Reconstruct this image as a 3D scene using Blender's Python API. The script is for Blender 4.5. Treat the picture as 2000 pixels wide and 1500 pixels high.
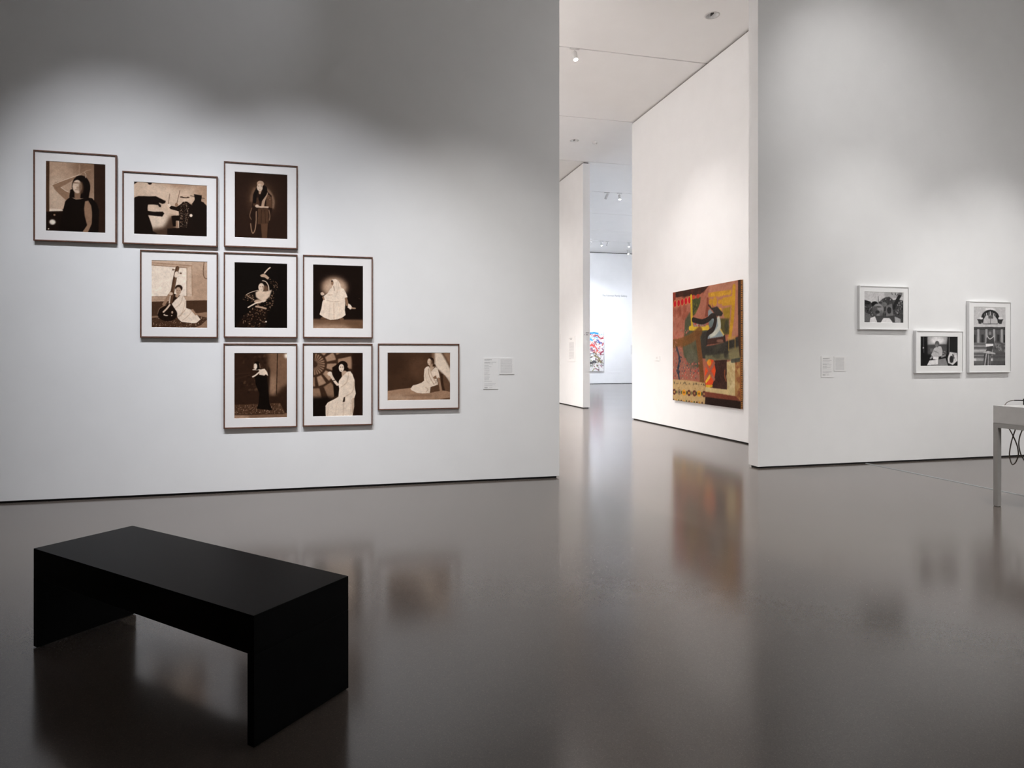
import bpy, bmesh, math, random
import numpy as np
from mathutils import Vector, Matrix

# ------------------------------------------------------------------ clear
for o in list(bpy.data.objects):
    bpy.data.objects.remove(o, do_unlink=True)
scene = bpy.context.scene
col = scene.collection

# ------------------------------------------------------------------ camera
EYE = 1.40
YAW = 0.2328                      # clockwise from the wall normal (+Y)
cam_d = bpy.data.cameras.new('camera')
cam = bpy.data.objects.new('camera', cam_d)
col.objects.link(cam)
cam.location = (0, 0, EYE)
cam.rotation_euler = (math.pi / 2, 0, -YAW)
cam_d.sensor_width = 36.0
cam_d.lens = 1250.07 / 2000 * 36.0
cam_d.shift_x = (1000 - 963.6) / 2000
cam_d.shift_y = -(750 - 695.14) / 2000
cam_d.clip_start = 0.05
cam_d.clip_end = 200
scene.camera = cam

# ------------------------------------------------------------------ world, view, sampling helpers
w = bpy.data.worlds.new('world')
scene.world = w
w.use_nodes = True
w.node_tree.nodes['Background'].inputs[0].default_value = (0.05, 0.05, 0.055, 1)
w.node_tree.nodes['Background'].inputs[1].default_value = 0.2
vs = scene.view_settings
vs.view_transform = 'Standard'
vs.look = 'None'
vs.gamma = 1.0
vs.use_curve_mapping = False
vs.exposure = 0.06
try:
    cy = scene.cycles
    cy.use_denoising = True
    cy.max_bounces = 9
    cy.diffuse_bounces = 6
    cy.glossy_bounces = 4
    cy.transparent_max_bounces = 12
    cy.sample_clamp_indirect = 30.0
    cy.caustics_reflective = False
    cy.caustics_refractive = False
except Exception:
    pass

# ------------------------------------------------------------------ out-of-frame lamps of the galleries: inferred track lamps and added unseen fill
COOL = (0.925, 0.945, 1.0)
NEUT = (1.0, 0.983, 0.968)
WARM = (1.0, 0.943, 0.908)
DAY = (0.85, 0.905, 1.0)


def spot(loc, aim, power, size, blend=1.0, color=NEUT, radius=0.05, parent=None, name='track_or_fill_light'):
    d = bpy.data.lights.new(name, 'SPOT')
    d.energy = power
    d.spot_size = math.radians(size)
    d.spot_blend = blend
    d.color = color
    d.shadow_soft_size = radius
    o = bpy.data.objects.new(name, d)
    col.objects.link(o)
    dirv = Vector(aim) - Vector(loc)
    q = dirv.to_track_quat('-Z', 'Y')
    if parent is not None:
        o.parent = parent
        o.location = Vector(loc) - parent.location
    else:
        o.location = loc
    o.rotation_euler = q.to_euler()
    return o


LIGHTS = [
    # front room, on the photographs of the long wall
    ((-2.93, 4.15, 6.38), (-1.70, 6.98, 1.05), 583, 52.7, 1.0, COOL),
    ((-1.71, 4.15, 6.38), (-2.07, 6.98, -1.60), 387, 62.3, 1.0, COOL),
    ((-0.89, 4.15, 6.38), (-0.03, 6.98, -0.92), 786, 62.3, 1.0, COOL),
    ((0.40, 4.15, 6.38), (-1.56, 6.98, 4.83), 44, 48.2, 1.0, COOL),
    ((1.09, 4.15, 6.38), (1.35, 6.98, -3.66), 742, 67.5, 1.0, NEUT),
    ((3.60, 3.20, 6.38), (1.70, 6.98, 5.00), 59, 100, 1.0, NEUT),  # added soft fill for the wall's upper right
    # front room, on the right hand wall
    ((6.40, 4.15, 6.38), (6.75, 6.98, 0.10), 348, 58, 1.0, NEUT),
    ((5.20, 4.15, 6.38), (6.55, 6.98, 4.59), 135, 58, 1.0, NEUT),
    ((9.30, 4.15, 6.38), (8.20, 6.98, -0.80), 671, 58, 1.0, NEUT),
    # front room, added fill: bounce off unseen walls, then wash on the right side
    ((8.3, 1.37, 6.38), (11.0, 1.5, 2.2), 2346, 100, 1.0, NEUT),
    ((6.5, -3.9, 6.38), (6.5, -6.5, 2.2), 442, 100, 1.0, NEUT),
    ((3.5, -1.56, 6.38), (5.8, 6.9, 0.2), 590, 78, 1.0, NEUT),
    ((4.8, 2.8, 6.38), (5.2, 4.6, 0.0), 888, 56, 1.0, NEUT),
    # middle gallery, behind the long wall: first from its shadow edge, others added fill
    ((0.7, 10.16, 6.40), (2.5, 9.0, 0.0), 119, 140, 1.0, WARM),
    ((1.4, 12.5, 6.40), (-1.5, 12.5, 2.5), 1096, 110, 1.0, WARM),
    ((1.4, 17.5, 6.40), (-1.5, 17.5, 2.5), 324, 110, 1.0, WARM),
    ((2.4, 12.8, 6.40), (6.3, 11.5, 0.5), 22, 80, 1.0, WARM),
    ((2.6, 17.6, 6.40), (6.3, 18.0, 1.0), 203, 90, 1.0, WARM),
    ((2.2, 8.6, 6.40), (-0.5, 7.17, 2.5), 1701, 110, 1.0, WARM),
    ((2.2, 14.8, 6.40), (1.5, 14.8, 0.0), 4791, 120, 1.0, WARM),
    ((3.2, 11.8, 6.40), (3.9, 11.4, 0.0), 759, 56, 1.0, WARM),
    # far gallery, added unseen fill on the far wall and hidden sides
    ((9.3, 26.95, 6.40), (11.2, 29.9, 1.2), 2313, 90, 1.0, DAY),
    ((15.4, 26.95, 6.40), (13.8, 29.9, 1.2), 259, 90, 1.0, DAY),
    ((13.7, 12.0, 6.40), (16.5, 12.0, 2.5), 2193, 110, 1.0, DAY),
    ((13.7, 20.0, 6.40), (16.5, 20.0, 2.5), 9147, 110, 1.0, DAY),
    ((8.9, 24.65, 6.40), (11.6, 29.9, 4.6), 314, 70, 1.0, DAY),
    ((14.6, 24.65, 6.40), (13.4, 29.9, 4.6), 189, 70, 1.0, DAY),
    ((13.0, 9.5, 6.40), (11.0, 7.17, 2.5), 530, 110, 1.0, DAY),
    # lit heads that the photograph shows: painting lamp and its spill, then the far gallery
    ((3.81, 10.16), (6.27, 10.15, 0.4), 300, 78, 1.0, WARM),
    ((3.81, 10.16), (3.3, 6.6, 0.0), 603, 54, 1.0, WARM),
    ((8.60, 18.88), (8.4, 17.6, 0.0), 196, 60, 1.0, DAY),
    ((11.405, 26.95), (11.0, 25.4, 0.0), 222, 60, 1.0, DAY),
    ((12.73, 26.95), (12.3, 25.4, 0.0), 212, 60, 1.0, DAY),
]
for L in LIGHTS:
    if len(L[0]) == 3:
        spot(*L)

# ------------------------------------------------------------------ materials
MATS = {}


def mat(name, rgb, rough=0.6, metal=0.0, spec=0.5, noise=0.0, nscale=20.0, bump=0.0, bscale=200.0, emit=None, estr=0.0):
    if name in MATS:
        return MATS[name]
    m = bpy.data.materials.new(name)
    m.use_nodes = True
    nt = m.node_tree
    b = nt.nodes['Principled BSDF']
    b.inputs['Base Color'].default_value = (*rgb, 1)
    b.inputs['Roughness'].default_value = rough
    b.inputs['Metallic'].default_value = metal
    b.inputs['Specular IOR Level'].default_value = spec
    tc = nt.nodes.new('ShaderNodeTexCoord')
    if noise:
        n = nt.nodes.new('ShaderNodeTexNoise')
        n.inputs['Scale'].default_value = nscale
        n.inputs['Detail'].default_value = 4
        nt.links.new(tc.outputs['Object'], n.inputs['Vector'])
        r = nt.nodes.new('ShaderNodeValToRGB')
        lo = [max(0, c * (1 - noise)) for c in rgb]
        hi = [min(1, c * (1 + noise)) for c in rgb]
        r.color_ramp.elements[0].position = 0.3
        r.color_ramp.elements[1].position = 0.7
        r.color_ramp.elements[0].color = (*lo, 1)
        r.color_ramp.elements[1].color = (*hi, 1)
        nt.links.new(n.outputs['Fac'], r.inputs['Fac'])
        nt.links.new(r.outputs['Color'], b.inputs['Base Color'])
    if bump:
        n2 = nt.nodes.new('ShaderNodeTexNoise')
        n2.inputs['Scale'].default_value = bscale
        nt.links.new(tc.outputs['Object'], n2.inputs['Vector'])
        bp = nt.nodes.new('ShaderNodeBump')
        bp.inputs['Strength'].default_value = bump
        bp.inputs['Distance'].default_value = 0.002
        nt.links.new(n2.outputs['Fac'], bp.inputs['Height'])
        nt.links.new(bp.outputs['Normal'], b.inputs['Normal'])
    if emit:
        b.inputs['Emission Color'].default_value = (*emit, 1)
        b.inputs['Emission Strength'].default_value = estr
    MATS[name] = m
    return m


WALL = mat('wall_paint', (0.85, 0.85, 0.85), 0.85, spec=0.2, noise=0.012, nscale=3, bump=0.05, bscale=260)
CEIL = mat('ceiling_paint', (0.87, 0.865, 0.858), 0.9, spec=0.2, noise=0.01, nscale=2)
BLACK = mat('black_base', (0.008, 0.008, 0.008), 0.6, spec=0.3, noise=0.2, nscale=30)
REVEAL = mat('reveal_shadow_gap', (0.10, 0.095, 0.09), 0.9, spec=0.1, noise=0.1)
BENCH = mat('black_lacquered_wood', (0.0018, 0.0018, 0.0018), 0.42, spec=0.055, noise=0.25, nscale=9, bump=0.05, bscale=90)
GREY = mat('grey_painted_metal', (0.53, 0.52, 0.505), 0.45, spec=0.4, noise=0.04, nscale=14)
TOPGREY = mat('light_grey_laminate', (0.52, 0.515, 0.505), 0.5, spec=0.4, noise=0.03, nscale=12)
LEGGREY = mat('dark_grey_painted_steel', (0.32, 0.31, 0.295), 0.45, spec=0.4, noise=0.04, nscale=14)
WALNUT = mat('walnut_moulding', (0.135, 0.062, 0.040), 0.5, spec=0.35, noise=0.3, nscale=45)
WHITEFR = mat('white_lacquered_moulding', (0.84, 0.84, 0.84), 0.4, spec=0.4, noise=0.01)
MATBOARD = mat('mat_board', (0.87, 0.845, 0.83), 0.9, spec=0.15, noise=0.01, nscale=60)
MATWHITE = mat('white_mat_board', (0.87, 0.868, 0.862), 0.9, spec=0.15, noise=0.01, nscale=60)
PANEL = mat('label_card', (0.86, 0.855, 0.85), 0.8, spec=0.2, noise=0.01)
INK = mat('printed_ink', (0.33, 0.33, 0.335), 0.8, spec=0.1, noise=0.1)
INKMID = mat('grey_printed_ink', (0.60, 0.595, 0.60), 0.8, spec=0.1, noise=0.05)
VINYL = mat('grey_vinyl_letter', (0.22, 0.22, 0.23), 0.7, spec=0.2, noise=0.05)
WHITEMETAL = mat('white_lamp_housing', (0.62, 0.61, 0.60), 0.4, spec=0.4, noise=0.02)
CHROME = mat('brushed_reflector', (0.78, 0.79, 0.79), 0.5, metal=0.0, noise=0.1, nscale=30)
DARKM = mat('dark_metal', (0.03, 0.03, 0.03), 0.5, noise=0.1)
RUBBER = mat('black_rubber', (0.012, 0.012, 0.012), 0.6, spec=0.3, noise=0.1)
CABLE = mat('grey_brown_cable', (0.11, 0.09, 0.07), 0.5, spec=0.4, noise=0.1)
ALU = mat('aluminium_strip', (0.25, 0.265, 0.265), 0.6, metal=0.0, spec=0.3, noise=0.06, nscale=30)
CANVASSIDE = mat('canvas_edge', (0.80, 0.80, 0.80), 0.8, noise=0.05)
LENS = mat('lit_lamp_lens', (1, 1, 1), 0.3, emit=(1.0, 0.98, 0.95), estr=40.0)
LENSOFF = mat('dark_lamp_lens', (0.15, 0.15, 0.15), 0.2)


def floor_material():
    m = bpy.data.materials.new('polished_terrazzo_floor')
    m.use_nodes = True
    nt = m.node_tree
    b = nt.nodes['Principled BSDF']
    tc = nt.nodes.new('ShaderNodeTexCoord')
    big = nt.nodes.new('ShaderNodeTexNoise')
    big.inputs['Scale'].default_value = 0.7
    big.inputs['Detail'].default_value = 5
    fine = nt.nodes.new('ShaderNodeTexVoronoi')
    fine.inputs['Scale'].default_value = 330
    nt.links.new(tc.outputs['Object'], big.inputs['Vector'])
    nt.links.new(tc.outputs['Object'], fine.inputs['Vector'])
    r1 = nt.nodes.new('ShaderNodeValToRGB')
    r1.color_ramp.elements[0].position = 0.3
    r1.color_ramp.elements[0].color = (0.092, 0.0755, 0.0650, 1)
    r1.color_ramp.elements[1].position = 0.7
    r1.color_ramp.elements[1].color = (0.104, 0.0860, 0.0740, 1)
    nt.links.new(big.outputs['Fac'], r1.inputs['Fac'])
    sep = nt.nodes.new('ShaderNodeSeparateColor')
    nt.links.new(fine.outputs['Color'], sep.inputs['Color'])
    r2 = nt.nodes.new('ShaderNodeValToRGB')
    e = r2.color_ramp.elements
    e[0].position = 0.0
    e[0].color = (0.86, 0.86, 0.86, 1)
    e[1].position = 1.0
    e[1].color = (1.38, 1.37, 1.35, 1)
    e2 = e.new(0.2)
    e2.color = (0.95, 0.95, 0.95, 1)
    e3 = e.new(0.93)
    e3.color = (1.06, 1.06, 1.06, 1)
    nt.links.new(sep.outputs['Red'], r2.inputs['Fac'])
    mx = nt.nodes.new('ShaderNodeMix')
    mx.data_type = 'RGBA'
    mx.blend_type = 'MULTIPLY'
    mx.inputs['Factor'].default_value = 1.0
    nt.links.new(r1.outputs['Color'], mx.inputs[6])
    nt.links.new(r2.outputs['Color'], mx.inputs[7])
    nt.links.new(mx.outputs[2], b.inputs['Base Color'])
    rn = nt.nodes.new('ShaderNodeMapRange')
    rn.inputs[3].default_value = 0.13
    rn.inputs[4].default_value = 0.175
    nt.links.new(big.outputs['Fac'], rn.inputs[0])
    nt.links.new(rn.outputs[0], b.inputs['Roughness'])
    b.inputs['Specular IOR Level'].default_value = 0.75
    return m


FLOOR = floor_material()


def glazing_material():
    m = bpy.data.materials.new('clear_acrylic_glazing')
    m.use_nodes = True
    nt = m.node_tree
    nt.nodes.remove(nt.nodes['Principled BSDF'])
    out = nt.nodes['Material Output']
    fr = nt.nodes.new('ShaderNodeFresnel')
    fr.inputs['IOR'].default_value = 1.07
    tr = nt.nodes.new('ShaderNodeBsdfTransparent')
    gl = nt.nodes.new('ShaderNodeBsdfGlossy')
    gl.inputs['Roughness'].default_value = 0.0
    mx = nt.nodes.new('ShaderNodeMixShader')
    ge = nt.nodes.new('ShaderNodeNewGeometry')
    inv = nt.nodes.new('ShaderNodeMath')        # only the outer face reflects; rays inside the sheet pass on
    inv.operation = 'SUBTRACT'
    inv.inputs[0].default_value = 1.0
    nt.links.new(ge.outputs['Backfacing'], inv.inputs[1])
    mu = nt.nodes.new('ShaderNodeMath')
    mu.operation = 'MULTIPLY'
    nt.links.new(fr.outputs[0], mu.inputs[0])
    nt.links.new(inv.outputs[0], mu.inputs[1])
    nt.links.new(mu.outputs[0], mx.inputs[0])
    nt.links.new(tr.outputs[0], mx.inputs[1])
    nt.links.new(gl.outputs[0], mx.inputs[2])
    nt.links.new(mx.outputs[0], out.inputs['Surface'])
    return m


GLAZE = glazing_material()


def print_material(name, rough=0.5):
    m = bpy.data.materials.new(name)
    m.use_nodes = True
    nt = m.node_tree
    b = nt.nodes['Principled BSDF']
    a = nt.nodes.new('ShaderNodeAttribute')
    a.attribute_name = 'ink'
    nt.links.new(a.outputs['Color'], b.inputs['Base Color'])
    b.inputs['Roughness'].default_value = rough
    b.inputs['Specular IOR Level'].default_value = 0.06
    return m


PRINT = print_material('photographic_print', 0.6)
OIL = print_material('painted_canvas', 0.55)

# ------------------------------------------------------------------ mesh helpers


def link(name, me, m, parent=None, loc=None):
    o = bpy.data.objects.new(name, me)
    col.objects.link(o)
    if m is not None:
        me.materials.append(m)
    if parent is not None:
        o.parent = parent
    if loc is not None:
        o.location = loc
    return o


def bm_obj(name, bm, m, parent=None, loc=None, smooth=False):
    me = bpy.data.meshes.new(name)
    bmesh.ops.recalc_face_normals(bm, faces=bm.faces)
    bm.to_mesh(me)
    bm.free()
    if smooth:
        for p in me.polygons:
            p.use_smooth = True
    return link(name, me, m, parent, loc)


def add_box(bm, x0, x1, y0, y1, z0, z1, bevel=0.0):
    t = bmesh.new()
    vs_ = [t.verts.new((x, y, z)) for x in (x0, x1) for y in (y0, y1) for z in (z0, z1)]
    for f in ((0, 1, 3, 2), (4, 6, 7, 5), (0, 4, 5, 1), (2, 3, 7, 6), (0, 2, 6, 4), (1, 5, 7, 3)):
        t.faces.new([vs_[i] for i in f])
    bmesh.ops.recalc_face_normals(t, faces=t.faces)
    if bevel:
        bmesh.ops.bevel(t, geom=list(t.edges), offset=bevel, segments=2, affect='EDGES', profile=0.6)
    tmp = bpy.data.meshes.new('tmp')
    t.to_mesh(tmp)
    t.free()
    bm.from_mesh(tmp)
    bpy.data.meshes.remove(tmp)


def box(name, x0, x1, y0, y1, z0, z1, m, parent=None, bevel=0.0):
    bm = bmesh.new()
    add_box(bm, x0, x1, y0, y1, z0, z1, bevel)
    return bm_obj(name, bm, m, parent)


def add_tube(bm, pts, r, seg=10, caps=True):
    pts = [Vector(p) for p in pts]
    rings = []
    up = Vector((0, 0, 1))
    prev = None
    for i, p in enumerate(pts):
        d = (pts[min(i + 1, len(pts) - 1)] - pts[max(i - 1, 0)]).normalized()
        if prev is None:
            n = d.cross(up)
            if n.length < 1e-3:
                n = d.cross(Vector((1, 0, 0)))
            n.normalize()
        else:
            n = (prev - d * prev.dot(d)).normalized()
        prev = n
        b = d.cross(n)
        rr = r[i] if isinstance(r, (list, tuple)) else r
        rings.append([bm.verts.new(p + (n * math.cos(k * 2 * math.pi / seg) + b * math.sin(k * 2 * math.pi / seg)) * rr) for k in range(seg)])
    for a, c in zip(rings, rings[1:]):
        for k in range(seg):
            bm.faces.new((a[k], a[(k + 1) % seg], c[(k + 1) % seg], c[k]))
    if caps:
        bm.faces.new(list(reversed(rings[0])))
        bm.faces.new(rings[-1])


def catmull(pts, n=6):
    pts = [Vector(p) for p in pts]
    out = []
    for i in range(len(pts) - 1):
        p0, p1, p2, p3 = pts[max(i - 1, 0)], pts[i], pts[i + 1], pts[min(i + 2, len(pts) - 1)]
        for k in range(n):
            t = k / n
            out.append(0.5 * ((2 * p1) + (p2 - p0) * t + (2 * p0 - 5 * p1 + 4 * p2 - p3) * t * t + (3 * p1 - p0 - 3 * p2 + p3) * t ** 3))
    out.append(pts[-1])
    return out


def thing(name, label, cat, loc=(0, 0, 0), rotz=0.0, group=None):
    o = bpy.data.objects.new(name, None)
    col.objects.link(o)
    o.empty_display_size = 0.1
    o.location = loc
    o.rotation_euler = (0, 0, rotz)
    o['label'] = label
    o['category'] = cat
    if group:
        o['group'] = group
    return o


def tag(o, label, cat, group=None):
    o['label'] = label
    o['category'] = cat
    if group:
        o['group'] = group
    return o


def struct(o, label=None):
    o['kind'] = 'structure'
    if label:
        o['label'] = label
    return o


# ------------------------------------------------------------------ the building
ZC = 6.577           # ceiling
YW = 6.979           # front face of the long wall
TW = 0.19            # wall thickness
XP = 6.268           # face of the wall with the painting
YE = 13.10           # its far end
YL = 16.07           # near end of the wall beyond
YFAR = 29.90
GAP = 0.022          # floating height of the walls above the black base
X0, X1, Y0, Y1 = -14.0, 16.5, -6.5, YFAR

struct(box('floor', X0 - .2, X1 + .2, Y0 - .2, Y1 + .4, -0.25, 0.0, FLOOR), 'polished grey speckled concrete floor')

trim_n = [0]


def wall(side, x0, x1, y0, y1, label, inset=(1, 1, 1, 1)):
    """white partition floating on a recessed black base, with a shadow gap under the ceiling"""
    o = struct(box('wall_' + side, x0, x1, y0, y1, GAP, ZC - 0.035, WALL), label)
    i = 0.032
    a, b, c, d = [k * i for k in inset]
    struct(box('baseboard_' + side, x0 + a, x1 - b, y0 + c * .35, y1 - d * .35, 0.0, GAP, BLACK), 'recessed black base under the ' + label)
    trim_n[0] += 1
    struct(box('trim_%d' % trim_n[0], x0 + a, x1 - b, y0 + c, y1 - d, ZC - 0.035, ZC + 0.02, REVEAL), 'dark shadow gap above the ' + label)
    return o


wall('left', X0, 2.434, YW, YW + TW, 'long white wall hung with sepia photographs', (0, 1, 1, 1))
wall('right', 5.034, X1, YW, YW + TW, 'white wall with three white frames', (1, 0, 1, 1))
wall('middle', XP, XP + .197, YW + TW, YE, 'white wall carrying the large painting', (1, 1, 0, 1))
wall('beyond', XP, XP + .197, YL, Y1, 'white wall end seen through the passage', (1, 1, 1, 0))
wall('far', XP + .197, X1, YFAR, YFAR + .2, 'bright far wall with grey lettering', (0, 0, 1, 1))
# the closed sides that the photograph does not reach; the one inside the middle gallery is added for bounce
for nm, a in (('west', (X0 - .2, X0, Y0, 21.0)), ('south', (X0 - .2, X1 + .2, Y0 - .2, Y0)), ('east', (X1, X1 + .2, Y0, Y1 + .2)),
              ('north', (X0 - .2, XP, 21.0, 21.2)), ('inner_bounce', (-1.7, -1.5, YW + TW, 21.0))):
    struct(box('wall_' + nm, *a, 0.0, 7.1, WALL), 'plain white unseen wall on the %s side' % nm)
struct(box('wall_front_side', 11.0, 11.2, Y0, YW, 0.0, ZC, WALL), 'plain white side wall of the front room')

# ceiling : white panels hung with narrow slots between them
ceil = struct(box('ceiling', X0 - .2, X1 + .2, Y0 - .2, Y1 + .4, 7.0, 7.15, REVEAL), 'white ceiling of wide panels with narrow track slots')
SLOTS = [-1.56, 1.37, 4.15, 7.075, 10.16, 13.09, 16.03, 18.88, 21.76, 24.65, 26.95]
SW = 0.028
edges_y = [Y0] + SLOTS + [Y1 + .1]
DOWN = [(5.482, 8.700, 0.098), (5.446, 14.520, 0.098)]
for i in range(len(edges_y) - 1):
    ya = edges_y[i] + (SW / 2 if i else 0)
    yb = edges_y[i + 1] - SW / 2
    holes = [d for d in DOWN if ya < d[1] < yb]
    bm = bmesh.new()
    if not holes:
        add_box(bm, X0, X1, ya, yb, ZC, ZC + .05)
    else:
        c4 = [bm.verts.new((x, y, ZC)) for x, y in ((X0, ya), (X1, ya), (X1, yb), (X0, yb))]
        ed = [bm.edges.new((c4[k], c4[(k + 1) % 4])) for k in range(4)]
        for (hx, hy, hr) in holes:
            cv = [bm.verts.new((hx + hr * math.cos(k * math.pi / 16), hy + hr * math.sin(k * math.pi / 16), ZC)) for k in range(32)]
            ed += [bm.edges.new((cv[k], cv[(k + 1) % 32])) for k in range(32)]
        bmesh.ops.triangle_fill(bm, use_beauty=True, use_dissolve=False, edges=ed)
        ex = bmesh.ops.extrude_face_region(bm, geom=list(bm.faces))
        bmesh.ops.translate(bm, vec=(0, 0, .05), verts=[v for v in ex['geom'] if isinstance(v, bmesh.types.BMVert)])
    bm_obj('ceiling_panel', bm, CEIL, ceil)

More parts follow.
